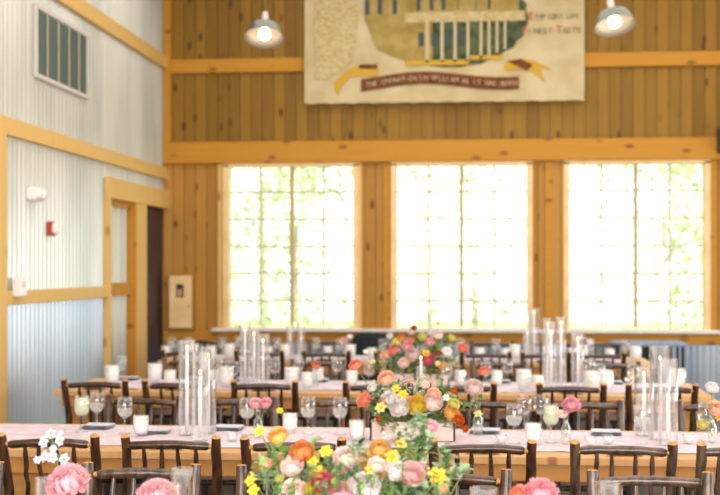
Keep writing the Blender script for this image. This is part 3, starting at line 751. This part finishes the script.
# third table and window-side table
names = {'B': 'third', 'C': 'window-side'}
gB = [(122, .75), (222, .70), (275, .55), (233, .25), (206, .8), (299, .8), (337, .72), (369, .4), (447, .25), (486, .45), (508, .7), (590, .8), (633, .3), (600, .35)]
for i, (px, fr) in enumerate(gB): goblet(px, 'B', fr, 'clear wine goblet on the third table, %d%s counting from the metal wall' % (sorted(g[0] for g in gB).index(px) + 1, {1: 'st', 2: 'nd', 3: 'rd'}.get(sorted(g[0] for g in gB).index(px) + 1, 'th')), None)
vB = [(112, .40), (155, .62), (214, .45), (226, .35), (292, .35), (307, .30), (318, .75), (352, .5), (497, .6), (524, .32), (538, .2), (592, .2), (606, .30), (600, .6), (678, .50), (170, .4), (460, .6)]
for i, (px, fr) in enumerate(vB):
    q = sorted(g[0] for g in vB).index(px) + 1
    votive(px, 'B', fr, 'white votive glass on the third table, %d%s counting from the metal wall' % (q, {1: 'st', 2: 'nd', 3: 'rd'}.get(q, 'th')), 1.4 if px in (155, 226, 292, 606, 592, 524, 678, 112) else 1.1)
gC = [(172, .5), (222, .5), (277, .5), (316, .5), (340, .3), (383, .35), (407, .4), (460, .5), (496, .5), (560, .3), (590, .5), (626, .45), (188, .55), (238, .8)]
for i, (px, fr) in enumerate(gC):
    q = sorted(g[0] for g in gC).index(px) + 1
    goblet(px, 'C', fr, 'clear wine goblet on the window-side table, %d%s counting from the metal wall' % (q, {1: 'st', 2: 'nd', 3: 'rd'}.get(q, 'th')), 'water')
vC = [(166, .35), (193, .3), (212, .4), (229, .3), (268, .3), (285, .3), (328, .4), (350, .3), (372, .25), (395, .3), (480, .35), (515, .5), (506, .25), (548, .4), (573, .35), (583, .5), (610, .3), (636, .35)]
for i, (px, fr) in enumerate(vC):
    q = sorted(g[0] for g in vC).index(px) + 1
    votive(px, 'C', fr, 'white votive glass on the window-side table, %d%s counting from the metal wall' % (q, {1: 'st', 2: 'nd', 3: 'rd'}.get(q, 'th')), 1.35 if i % 2 else 1.1)
# foreground cylinders
for px, py, Y, r, lab in ((182, 468, 3.95, .036, 'clear glass cylinder between the two pink carnations at the bottom edge'), (168, 484, 3.55, .036, 'clear glass cylinder right behind the second pink carnation at the bottom edge'),
                          (609, 482, 3.90, .04, 'clear glass cylinder at the bottom edge by the log chair past the flowers'), (484, 488, 3.7, .042, 'clear glass cylinder at the bottom edge between big bouquet and spiky bloom'), (46, 478, 3.8, .034, 'clear glass cylinder behind the delphinium at the bottom edge')):
    cylinder(X(px, Y), Y, Zp(py, px, Y) - TR, r, lab, '0')

# ------------------------------------------------------------------ place settings
def napkin_me(m_):
    m = MB()
    for k, (w_, d_, z_) in enumerate(((.085, .15, 0), (.083, .147, .006), (.081, .144, .012))):
        n_ = 8; vs = []
        for j in range(n_ + 1):
            for i in range(n_ + 1):
                x = -w_ + 2 * w_ * i / n_; y = -d_ / 2 + d_ * j / n_; vs.append((x, y, z_ + .006 + .003 * math.sin(3 * x / w_ + k) * math.sin(PI * j / n_)))
        fs = [(j * (n_ + 1) + i, j * (n_ + 1) + i + 1, (j + 1) * (n_ + 1) + i + 1, (j + 1) * (n_ + 1) + i) for j in range(n_) for i in range(n_)]
        m.add(vs, fs, 0, True); m.add([(a, b, c - .005) for a, b, c in vs], [f[::-1] for f in fs], 0, True)
    return m.mesh('folded_napkin', m_)
nap1, nap2, nap3 = napkin_me(napm), napkin_me(napblue), napkin_me(runm)
m = MB(); m.box(-.006, .006, -.10, .02, 0.001, .004, bev=.001)
m.box(-.012, .012, .02, .045, .001, .004, bev=.001)
for i in range(4): m.box(-.0115 + i * .0062, -.0075 + i * .0062, .045, .095, .001, .004)
fork_me = m.mesh('fork', silver)
m = MB(); m.box(-.006, .006, -.11, .0, 0.001, .006, bev=.001); m.add([(-.008, 0, .001), (.008, 0, .001), (.010, .07, .001), (.0, .115, .001), (-.008, .09, .001), (-.008, 0, .004), (.008, 0, .0035), (.010, .07, .003), (.0, .115, .003), (-.008, .09, .004)], [(4, 3, 2, 1, 0), (5, 6, 7, 8, 9), (0, 1, 6, 5), (1, 2, 7, 6), (2, 3, 8, 7), (3, 4, 9, 8), (4, 0, 5, 9)], 0, False)
knife_me = m.mesh('knife', silver)
def setting(px, k, frac, face, nm, where, cutlery=True):
    Y = yrow(k, frac); x = X(px, Y); rz = 0 if face > 0 else PI; z = TR if frac > .25 else ZT_ + .001
    z = TR + .002
    o = ob('folded_napkin', nm, None, (x, Y, z), (0, 0, rz + U(-.08, .08))); tag(o, 'folded napkin laid ' + where, 'napkin', 'folded napkins')
    if cutlery:
        for dx, me, n_ in ((-.15, fork_me, 'fork'), (.15, knife_me, 'knife')):
            o = ob(n_, me, None, (x + dx * (1 if face > 0 else -1), Y, z), (0, 0, rz + U(-.05, .05))); tag(o, 'silver %s beside the napkin ' % n_ + where, n_, 'silver cutlery')
cs = (48, 169, 294, 483, 624)
for i, px in enumerate(cs): setting(px, 'A', .13, 1, nap2 if i in (0, 3) else nap3, 'on near edge of second table, %s from metal wall' % ORD[i])
for i, px in enumerate((98, 155, 228, 485, 606)): setting(px + 0, 'A', .80 if i != 1 else .62, -1, nap1, 'on far edge of second table, %s from metal wall' % ORD[i], False)
for i, px in enumerate((95, 177, 263, 378, 462, 571, 662)): setting(px, 'B', .13, 1, nap3, 'on near edge of third table, %s from metal wall' % ORD[i], False)
for i, px in enumerate((128, 196, 246, 318, 500, 612)): setting(px, 'B', .86, -1, nap1, 'on far edge of third table, %s from metal wall' % ORD[i], False)
for i, px in enumerate((186, 260, 325, 400, 486, 545, 600)): setting(px, 'C', .13, 1, nap3, 'on near edge of window-side table, %s from metal wall' % ORD[i], False)

# ------------------------------------------------------------------ flowers
def petal(m, th0, w, r, a0, a1, flare, ruffle, M_, mi=0, squash=1.0):
    nu, nv = 6, 4; vs = []
    for j in range(nv + 1):
        t = j / nv
        for i in range(nu + 1):
            s = -1 + 2 * i / nu; tt = t * (1 - .16 * s * s)
            a = a0 + (a1 - a0) * tt; rr = r * (.62 + .38 * math.sin(tt * PI / 2)) * (1 + flare * t * t * t)
            if j == nv: rr *= 1 + ruffle * (1 if i % 2 else -1); a += ruffle * (.6 if i % 2 else -.6)
            ww = w * (.45 + .55 * math.sin(PI * (.12 + .62 * t)))
            th = th0 + s * ww
            vs.append(M_ @ Vector((rr * math.sin(a) * math.cos(th), rr * math.sin(a) * math.sin(th), rr * math.cos(a) * squash)))
    m.add(vs, [(j * (nu + 1) + i, j * (nu + 1) + i + 1, (j + 1) * (nu + 1) + i + 1, (j + 1) * (nu + 1) + i) for j in range(nv) for i in range(nu)], mi, True)
def bloom_mb(kind):
    """unit bloom, radius about 1, opening along +Z"""
    m = MB(); I = Matrix.Identity(4)
    if kind == 'rose':
        for L_, (n_, r, a1, fl) in enumerate(((3, .30, .05, .0), (4, .45, .35, .1), (5, .60, .62, .15), (6, .75, .9, .18), (7, .9, 1.15, .2), (8, 1.0, 1.4, .15))):
            for k in range(n_): petal(m, 2 * PI * k / n_ + L_ * .7 + U(-.15, .15), 3.6 / n_, r * U(.95, 1.05), 2.7, a1 + U(-.06, .06), fl, .015, I, squash=.85)
    elif kind == 'ranunculus':
        for L_ in range(8):
            n_ = 4 + L_; r = .28 + .10 * L_
            for k in range(n_): petal(m, 2 * PI * k / n_ + L_ * .9 + U(-.1, .1), 3.9 / n_, r * U(.96, 1.04), 2.6, .15 + .16 * L_ + U(-.04, .04), .02, .008, I, squash=.8)
    elif kind == 'carnation':
        for L_, (n_, r, a1) in enumerate(((6, .50, .05), (8, .6, .25), (10, .7, .45), (12, .8, .65), (13, .88, .85), (14, .94, 1.08), (14, .98, 1.3), (13, 1.0, 1.55))):
            for k in range(n_): petal(m, 2 * PI * k / n_ + L_ * .6 + U(-.25, .25), 3.1 / n_, r * U(.9, 1.08), 2.4, a1 + U(-.14, .14), .2, .05, I, squash=.9)
    elif kind == 'open':
        for k in range(6):
            th = 2 * PI * k / 6; vs = []; nu, nv = 4, 5
            for j in range(nv + 1):
                t = j / nv
                for i in range(nu + 1):
                    s = -1 + 2 * i / nu; wd = .34 * math.sin(PI * (.08 + .84 * t)) ** .8
                    rr = .1 + .95 * t; x = rr; y = s * wd; z = .18 * math.sin(t * PI) + .22 * t + .06 * s * s * (1 if k % 2 else -1)
                    vs.append((x * math.cos(th) - y * math.sin(th), x * math.sin(th) + y * math.cos(th), z))
            m.add(vs, [(j * (nu + 1) + i, j * (nu + 1) + i + 1, (j + 1) * (nu + 1) + i + 1, (j + 1) * (nu + 1) + i) for j in range(nv) for i in range(nu)], 0, True)
        m.lathe([(0, .0), (.18, .02), (.22, .2), (.18, .34), (0, .36)], 10, 1)
    return m
BMESH = {}
NAMEK = {'rose': 'rose_bloom', 'ranunculus': 'ranunculus_bloom', 'carnation': 'carnation_bloom', 'open': 'open_bloom'}
ctr, *_ = base_mat('bloom_centre', rgb(226, 168, 40), .8)
def bloom(kind, colr, r, pos, axis, parent, stem_to=None):
    key = (kind, colr, int(R_() * 2))
    if key not in BMESH: BMESH[key] = bloom_mb(kind).mesh(NAMEK[kind], [BC[colr], ctr])
    ax = Vector(axis).normalized()
    q = Vector((0, 0, 1)).rotation_difference(ax)
    o = ob(NAMEK[kind], BMESH[key], parent, pos); o.rotation_mode = 'QUATERNION'; o.rotation_quaternion = q; o.scale = (r, r, r)
    return o
def leaf(m, p, d, L_, w, mi=0):
    d = Vector(d).normalized(); side = d.cross(Vector((U(-.3, .3), U(-.3, .3), 1))).normalized(); nrm = side.cross(d)
    P = []
    for t, ww in ((0, .15), (.3, .9), (.6, 1.0), (.85, .55), (1, 0.02)):
        c = Vector(p) + d * L_ * t + nrm * (-.18 * L_ * t * t)
        P += [c - side * w * ww + nrm * w * .25 * ww, c, c + side * w * ww + nrm * w * .25 * ww]
    fs = []
    for i in range(4):
        for j in range(2): a = 3 * i + j; fs.append((a, a + 1, a + 4, a + 3))
    m.add(P, fs, mi, True)
def sprig(m, p0, p1, n_, L_, w, mi, stem_mi, droop=.0):
    p0 = Vector(p0); p1 = Vector(p1); P = []
    b_ = Vector((U(-.03, .03), U(-.03, .03), U(0, .03)))
    for i in range(6):
        t = i / 5; P.append(p0.lerp(p1, t) + b_ * math.sin(PI * t) - Vector((0, 0, droop * t * t)))
    m.tube(P, [.0022, .002, .0018, .0016, .0013, .001], 5, stem_mi)
    D = (p1 - p0).normalized()
    for k in range(n_):
        t = .25 + .75 * (k + .5) / n_; f = t * 5; i = min(4, int(f)); c = P[i].lerp(P[i + 1], f - i)
        a = U(0, 2 * PI); perp = D.orthogonal().normalized(); perp.rotate(Matrix.Rotation(a, 3, D))
        leaf(m, c, perp * .9 + D * .7, L_ * U(.7, 1.15), w * U(.8, 1.2), mi)
def fluff(m, c, n_, spread, r, mi):
    for k in range(n_):
        p = Vector(c) + Vector((U(-1, 1), U(-1, 1), U(-1, 1))) * spread
        for q in range(4):
            a = q * PI / 2 + U(0, 1); leaf(m, p, (math.cos(a), math.sin(a), U(.1, .8)), r, r * .45, mi)
FM = [greenm, darkgreen, euca, stemm, BC['white'], BC['deep_orange'], BC['lemon'], BC['lavender'], BC['yellow']]
def arrangement(pxc, k, frac, blooms, box_w, label, seed, top_px, half_px, boxed=True, sprigs=70, lift=0.0, extra=None, shape=None):
    random.seed(seed)
    Y = yrow(k, frac); xc = X(pxc, Y); root = empty('flower_arrangement', (xc, Y, TR)); tag(root, label, 'flower arrangement')
    bh = .10
    m = MB(); w_ = box_w / 2; d_ = .06
    for (a, b, c, e) in ((-w_, w_, -d_, -d_ + .01), (-w_, w_, d_ - .01, d_), (-w_, -w_ + .01, -d_, d_), (w_ - .01, w_, -d_, d_)): m.box(a, b, c, e, 0, bh, bev=.002)
    m.box(-w_ + .01, w_ - .01, -d_ + .01, d_ - .01, 0, .02); m.box(-w_ + .01, w_ - .01, -d_ + .01, d_ - .01, .06, .075, 1)
    build('planter_box', m, [blush_box, darkgreen], root)
    sc = depth(pxc, Y) / F
    def loc(px, py, dy=0):
        Yq = Y + dy
        return Vector((X(px, Yq) - xc, dy, Zp(py, px, Yq) - TR))
    m = MB(); zt = Zp(top_px, pxc, Y) - TR; hw = half_px * sc
    for i in range(sprigs):
        a = U(-1, 1); tilt = U(-1, 1)
        p0 = Vector((a * w_ * .8, U(-d_, d_) * .6, .08))
        r = math.sqrt(R_()); z1 = bh + (zt - bh) * (.35 + .6 * R_()) * (1 - .35 * a * a)
        p1 = Vector((a * w_ * .8 + a * U(.1, 1) * (hw - w_ * .6), tilt * .11 + .04, z1))
        typ = random.choice((0, 0, 1, 1, 2, 2))
        sprig(m, p0, p1, random.choice((7, 9, 11)), .045 if typ != 2 else .034, .010 if typ != 2 else .012, typ, 3, U(0, .03))
    for i in range(26):
        a = U(-1, 1); fluff(m, (a * hw * .85, U(-.14, .08), U(bh, zt * .8)), 5, .02, .009, random.choice((4, 4, 4, 6)))
    for i in range(12):       # low leaves over the box rim
        a = U(-1, 1); sprig(m, (a * w_, -d_ * .5, bh), (a * w_ * 1.25, -d_ - U(.02, .08), bh + U(-.05, .04)), 6, .035, .009, random.choice((0, 1, 2)), 3)
    if extra: extra(m, loc)
    fo = build('foliage', m, FM, root); fo['kind'] = 'stuff'
    for (px, py, rp, colr, kind) in blooms:
        dy = -.13 + .20 * (HY + (TR and 0) - 0 and (1 - (py - top_px) / (half_px * 1.3))) * .9 if True else 0
        dy = max(-.19, min(.02, -.02 - .24 * (py - top_px) / (half_px * 1.2)))
        p = loc(px, py, dy); r = rp * sc * (1.0 if k == '0' else 1.08)
        base = Vector((p.x * .35, 0, .08)); ax = (p - Vector((p.x * .2, .06, -.05))).normalized() + Vector((0, -.75, .05))
        o = bloom(kind, colr, r, p, ax, root)
        ms = MB(); rm = o.rotation_quaternion.to_matrix().inverted()
        e = rm @ ((base - p) / r); ms.tube([(0, 0, -.6), e * .5 + Vector((0, 0, -.3)), e], .0022 / r, 5); build('stem', ms, stemm, o)
    return root
FA = [(386, 378, 8, 'peach', 'ranunculus'), (355, 365, 6.5, 'coral', 'ranunculus'), (364, 400, 6.5, 'coral', 'rose'), (389.5, 399, 7, 'white', 'carnation'), (399, 408, 8, 'white', 'carnation'),
      (417, 405, 8, 'yellow', 'carnation'), (433, 402, 9.5, 'blush', 'ranunculus'), (434, 394, 6, 'peach', 'rose'), (381, 408, 5.5, 'lemon', 'open'), (403, 395, 5, 'yellow', 'open'), (396, 389, 4.5, 'yellow', 'open'),
      (451.5, 413, 7.5, 'apricot', 'ranunculus'), (453.6, 404, 5, 'lemon', 'carnation'), (454, 391, 2.8, 'deep_orange', 'carnation'), (459, 420, 4.5, 'deep_orange', 'carnation'), (465, 429, 2.8, 'deep_orange', 'carnation'), (383, 401, 3.5, 'orange', 'carnation'),
      (378.5, 419, 2.4, 'deep_orange', 'carnation'), (410, 401, 4.5, 'pink', 'rose'), (372, 388, 4, 'white', 'carnation'), (425, 385, 4, 'blush', 'rose'), (446, 398, 3.5, 'white', 'open')]
arrangement(413, 'A', .50, FA, .46, 'blush planter box of coral, yellow and blush flowers on the second table', 3, 368, 62)
FB = [(393, 350, 5.5, 'coral', 'ranunculus'), (407, 346, 5, 'pink', 'rose'), (401, 338, 4, 'orange', 'ranunculus'), (430, 342, 4.2, 'pink', 'rose'), (438, 335, 5, 'blush', 'ranunculus'), (422.5, 337, 3.8, 'lemon', 'carnation'),
      (427.5, 359, 6.5, 'hot_pink', 'ranunculus'), (438, 353, 3.2, 'rust', 'ranunculus'), (444, 367, 5, 'apricot', 'ranunculus'), (385, 355, 4.5, 'peach', 'rose'), (403.7, 363, 5, 'blush', 'rose'), (413, 355, 6, 'blush', 'carnation'),
      (409, 360, 2.6, 'yellow', 'open'), (438, 364, 3, 'lemon', 'open'), (414, 328, 2.6, 'rust', 'carnation'), (438, 324, 2.2, 'rust', 'open'), (411, 341, 3, 'coral', 'rose'), (463, 348, 4.5, 'coral', 'rose'), (397, 342, 4, 'lemon', 'rose'), (426, 354, 4, 'yellow', 'open'), (447, 352, 4.5, 'white', 'rose')]
arrangement(420, 'B', .50, FB, .46, 'blush planter box of coral and pink flowers on the third table', 5, 331, 54)
FC = [(390, 336, 3, 'white', 'rose'), (412, 331, 4, 'blush', 'rose'), (452, 338, 3.2, 'lemon', 'rose'), (430, 333, 3, 'white', 'carnation')]
arrangement(420, 'C', .50, FC, .46, 'leafy planter of white and blush flowers on the window-side table', 6, 328, 40, sprigs=40)
F0 = [(278, 436, 11, 'apricot', 'ranunculus'), (260, 432, 6.5, 'yellow', 'open'), (302, 452, 11.5, 'orange', 'carnation'), (292, 466, 11, 'blush', 'rose'), (347, 458, 12, 'blush', 'carnation'), (326, 452, 7, 'yellow', 'open'),
      (318, 473, 8, 'yellow', 'open'), (313, 462, 6, 'yellow', 'open'), (322, 483, 11, 'hot_pink', 'carnation'), (340, 494, 13, 'pink', 'ranunculus'), (293, 491, 12, 'blush', 'rose'), (364, 487, 13.5, 'white', 'carnation'), (412, 474, 12.5, 'mauve', 'rose'),
      (377, 465, 8.5, 'blush', 'rose'), (380, 449, 9.5, 'apricot', 'carnation'), (392, 457, 8, 'yellow', 'open'), (397, 471, 9.5, 'white', 'carnation'), (437, 477, 10, 'yellow', 'open'), (266, 464, 6.5, 'peach', 'rose'), (251, 481, 6, 'yellow', 'open'), (254, 491, 6.5, 'yellow', 'open'),
      (309, 488, 5.5, 'yellow', 'carnation'), (321, 495, 5, 'yellow', 'carnation'), (431, 426, 6.5, 'pink', 'rose'), (401, 444, 6, 'yellow', 'open'), (371, 470, 6, 'yellow', 'open'), (351, 485, 7, 'blush', 'rose'), (341, 470, 6, 'rose', 'rose'), (443, 488, 5, 'peach', 'rose'), (280, 478, 4, 'lemon', 'carnation')]
def ex0(m, loc):
    for (a, b) in (((405, 480), (417, 418)), ((412, 478), (408, 428)), ((416, 478), (428, 436)), ((412, 478), (424, 416)), ((408, 478), (398, 434)), ((290, 495), (276, 446)), ((280, 495), (262, 462)), ((300, 495), (283, 458)), ((330, 490), (329, 462)), ((440, 495), (444, 446)), ((450, 495), (462, 470)), ((350, 490), (361, 448)), ((380, 490), (386, 450))):
        for q in range(2): sprig(m, loc(a[0], a[1], -.02), loc(b[0] + U(-3, 3), b[1] + U(-3, 3), U(-.06, .03)), 14, .030, .010, random.choice((0, 2, 2, 1)), 3)
    for q in range(24):
        bx = U(255, 460); by = U(452, 500); sprig(m, loc(bx, by + 14, -.12), loc(bx + U(-8, 8), by - U(4, 16), -.2 + U(0, .05)), 7, .026, .008, random.choice((0, 1, 2, 0)), 3)
    for (x, y, c) in ((410, 432, 4), (391, 441, 4), (419, 424, 2), (402, 437, 4), (285, 480, 2), (265, 478, 2), (450, 462, 2), (425, 468, 4)): fluff(m, loc(x, y, -.03), 14, .022, .011, c)
arrangement(352, '0', .52, F0, .50, 'huge mixed bouquet of roses, carnations and yellow blooms cropped by the bottom edge', 11, 437, 108, sprigs=120, extra=ex0)

# bud vases (vase is a thing, the flowers standing in it are another)
def bud(px, k, frac, fl, label_f, label_v, seed, vs_=1.0, tall=False, green=True, scale=None):
    random.seed(seed); Y = yrow(k, frac); x = X(px, Y)
    o = ob('bud_vase', vase_me, None, (x, Y, TR)); o.scale = (vs_,) * 3; tag(o, label_v, 'vase', 'glass bud vases'); ob('vase_water', vasewater_me, o, (0, 0, .008))
    root = empty('cut_flower', (x, Y, TR)); tag(root, label_f, 'flower')
    sc = depth(px, Y) / F
    m = MB()
    for (fx, fy, rp, colr, kind) in fl:
        p = Vector((X(fx, Y) - x, U(-.01, .01), Zp(fy, fx, Y) - TR)); r = rp * sc
        bloom(kind, colr, r, p, (U(-.2, .2), -.7, .7), root)
        m.tube([p - Vector((0, 0, r * .4)), (p.x * .3, 0, .16 * vs_), (0, 0, .03)], .002, 5, 3)
        if green:
            q = p - Vector((0, 0, r)); 
            for z in range(3): leaf(m, (p.x * .5, 0, .17 * vs_ + z * .012), (U(-1, 1), U(-1, 1), .4), .03, .007, 0)
    st = build('stem', m, FM, root)
    return root
bud(258, 'A', .50, [(256, 403, 6, 'rose', 'rose'), (266, 403, 6, 'pink', 'rose'), (280, 411, 4, 'yellow', 'open')], 'two soft pink roses with a yellow bloom beside a clear goblet', 'clear bud vase holding the two soft pink roses', 21)
bud(566, 'A', .42, [(571, 405, 8, 'pink', 'carnation'), (562, 414, 4.5, 'blush', 'rose')], 'round pink carnation rising beside the lemon drink', 'clear bud vase holding the round pink carnation', 22)
bud(478, 'A', .72, [(474, 388, 8.5, 'blush', 'carnation'), (463, 374, 4, 'white', 'open'), (484, 371, 5.5, 'coral', 'ranunculus'), (478, 414, 4.5, 'lemon', 'open')], 'round blush carnation with coral bloom just past the second-table planter', 'clear bud vase holding the blush carnation past the planter', 23, 1.1)
bud(712, 'A', .52, [(717, 409, 9, 'peach', 'rose'), (702, 424, 5, 'lemon', 'carnation'), (712, 388, 6, 'white', 'carnation'), (719, 418, 4, 'yellow', 'open')], 'peach rose with white and lemon blooms at the frame edge', 'clear bud vase holding the peach rose at the frame edge', 24, 1.0)
bud(316, 'B', .42, [(316, 365.5, 5, 'coral', 'ranunculus'), (322, 378, 2.5, 'white', 'open')], 'single coral-orange ranunculus on the third table', 'clear bud vase holding the single coral-orange ranunculus', 25, .9)
bud(631, 'B', .42, [(633, 377, 4.5, 'lemon', 'open'), (627, 380, 3, 'white', 'open')], 'pale lemon bloom behind the wide candle cylinders', 'clear bud vase holding the pale lemon bloom', 26, .9)
bud(345, 'C', .40, [(344, 341, 4, 'rose', 'rose'), (350, 337, 3, 'white', 'open')], 'small pink rose low under the end of the first window', 'clear bud vase holding the small pink rose under the first window', 27, .9)
bud(592, 'C', .6, [(590, 342, 4, 'lavender', 'open'), (583, 338, 3, 'lavender', 'open')], 'pale lavender sprig on the table by the last window', 'clear bud vase holding the pale lavender sprig', 28, .9)
bud(382, 'B', .3, [(373, 362, 3, 'lemon', 'open'), (366, 352, 3, 'white', 'open')], 'small lemon and white blooms beside the third-table planter', 'clear bud vase holding the lemon and white blooms', 29, .9)
# foreground bud vases
r1 = bud(68, '0', .50, [(69, 482, 18, 'rose', 'carnation')], 'large pink carnation above the bottom edge beneath the delphinium', 'clear bud vase under the large pink carnation', 31, 1.25)
bud(158, '0', .42, [(157, 497, 18, 'rose', 'carnation')], 'cropped pink carnation beside the glass cylinders at the bottom edge', 'clear bud vase under the cropped pink carnation', 32, 1.1)
bud(536, '0', .42, [(541, 494, 15, 'pink', 'carnation'), (522, 496, 13, 'coral', 'ranunculus')], 'spiky pink carnation with coral bloom cropped by the bottom edge', 'clear bud vase under the spiky pink carnation and coral bloom', 33, 1.1)
# delphinium sprig
random.seed(40)
Y = yrow('0', .60); x = X(58, Y); root = empty('delphinium_sprig', (x, Y, TR)); tag(root, 'pale lavender delphinium sprig standing above the large pink carnation', 'flower')
sc = depth(58, Y) / F; m = MB()
top = Vector((X(50, Y) - x, 0, Zp(432, 50, Y) - TR))
m.tube([(0, 0, .02), (.003, 0, .2), (-.002, 0, .33), top * .9 + Vector((.01, 0, 0)), top], [.003, .003, .0025, .002, .001], 6, 3)
for z in (.28, .31, .35, .38): leaf(m, (0, 0, z), (U(-1, 1), U(-1, 0), .8), .04, .007, 0)
build('stem', m, FM, root)
for (px, py, rp) in ((43, 443, 6), (59, 441, 6), (44, 457, 6), (53, 457, 5.5), (66, 459, 6), (49, 434, 5), (55, 448, 4), (39, 459, 4)):
    bloom('open', 'lavender', rp * sc, Vector((X(px, Y) - x, U(-.015, .015), Zp(py, px, Y) - TR)), (U(-.6, .6), -1, U(-.2, .5)), root)
m = ob('bud_vase', vase_me, None, (x, Y, TR)); m.scale = (1.25,) * 3; tag(m, 'clear bud vase holding the pale lavender delphinium', 'vase', 'glass bud vases'); ob('vase_water', vasewater_me, m, (0, 0, .008))

# ------------------------------------------------------------------ outdoors
random.seed(77)
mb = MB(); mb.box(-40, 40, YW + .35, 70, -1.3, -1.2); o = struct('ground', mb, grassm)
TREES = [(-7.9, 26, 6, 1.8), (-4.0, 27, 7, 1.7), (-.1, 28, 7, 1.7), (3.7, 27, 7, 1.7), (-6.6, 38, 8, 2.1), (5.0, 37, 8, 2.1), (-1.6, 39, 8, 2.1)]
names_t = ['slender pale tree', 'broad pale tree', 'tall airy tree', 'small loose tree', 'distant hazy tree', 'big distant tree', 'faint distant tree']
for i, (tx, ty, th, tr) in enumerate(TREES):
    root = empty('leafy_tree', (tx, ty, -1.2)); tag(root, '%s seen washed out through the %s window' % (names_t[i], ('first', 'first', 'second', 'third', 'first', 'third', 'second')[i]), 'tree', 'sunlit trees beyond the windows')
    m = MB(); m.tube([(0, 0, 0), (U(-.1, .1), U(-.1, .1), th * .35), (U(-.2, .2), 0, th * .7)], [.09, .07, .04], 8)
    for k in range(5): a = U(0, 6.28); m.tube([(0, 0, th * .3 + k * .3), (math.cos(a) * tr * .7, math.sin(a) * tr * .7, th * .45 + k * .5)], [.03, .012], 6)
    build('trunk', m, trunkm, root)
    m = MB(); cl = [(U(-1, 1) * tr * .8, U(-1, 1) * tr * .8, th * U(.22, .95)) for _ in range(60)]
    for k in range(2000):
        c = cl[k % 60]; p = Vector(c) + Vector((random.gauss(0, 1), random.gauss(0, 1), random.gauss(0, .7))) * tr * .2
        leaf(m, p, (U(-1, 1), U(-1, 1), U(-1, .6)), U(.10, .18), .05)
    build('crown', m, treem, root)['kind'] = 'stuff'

# ------------------------------------------------------------------ light, camera
w = bpy.data.worlds.new('World'); S.world = w; w.use_nodes = True
bg = w.node_tree.nodes['Background']; bg.inputs[0].default_value = (.97, 1.0, .99, 1); bg.inputs[1].default_value = 1.6
def area(name, loc, rot, sx, sy, e, col=(1, 1, 1)):
    l = bpy.data.lights.new(name, 'AREA'); l.shape = 'RECTANGLE'; l.size = sx; l.size_y = sy; l.energy = e; l.color = col
    o = bpy.data.objects.new(name, l); COL.objects.link(o); o.location = loc; o.rotation_euler = rot
area('overhead_fill', (.6, 8.2, 5.6), (0, 0, 0), 7.5, 12, 350, (1, .985, .96))  # added overhead fill; the ceiling above has no opening
area('camera_side_fill', (.6, -1.8, 2.1), (math.radians(86), 0, 0), 8, 3.6, 640, (1, .985, .97))  # added fill for daylight from behind the camera; no door is modelled
area('right_side_fill', (5.0, 8.5, 1.6), (math.radians(90), 0, math.radians(90)), 10, 1.8, 170, (.76, .89, 1))  # added bluish fill in front of the solid right wall
sl = bpy.data.lights.new('sun', 'SUN'); sl.energy = 4.2; sl.angle = .02; sl.color = (1, .96, .88)
so = bpy.data.objects.new('sun', sl); COL.objects.link(so); so.location = (-6, -8, 20); so.rotation_euler = (math.radians(38), 0, math.radians(-15))
cam = bpy.data.cameras.new('Camera'); co = bpy.data.objects.new('Camera', cam); COL.objects.link(co)
co.location = (0, 0, CAMZ); co.rotation_euler = (PI / 2, 0, TH)
cam.sensor_width = 36; cam.lens = 36 * F / 720; cam.shift_y = (HY - 247.5) / 720
cam.clip_start = .05; cam.dof.use_dof = True; cam.dof.focus_distance = 5.1; cam.dof.aperture_fstop = 2.8
S.camera = co
S.view_settings.view_transform = 'Standard'; S.view_settings.look = 'None'; S.view_settings.gamma = 1; S.view_settings.use_curve_mapping = False
S.view_settings.exposure = 0.58
S.cycles.max_bounces = 8; S.cycles.transparent_max_bounces = 24; S.cycles.sample_clamp_indirect = 4
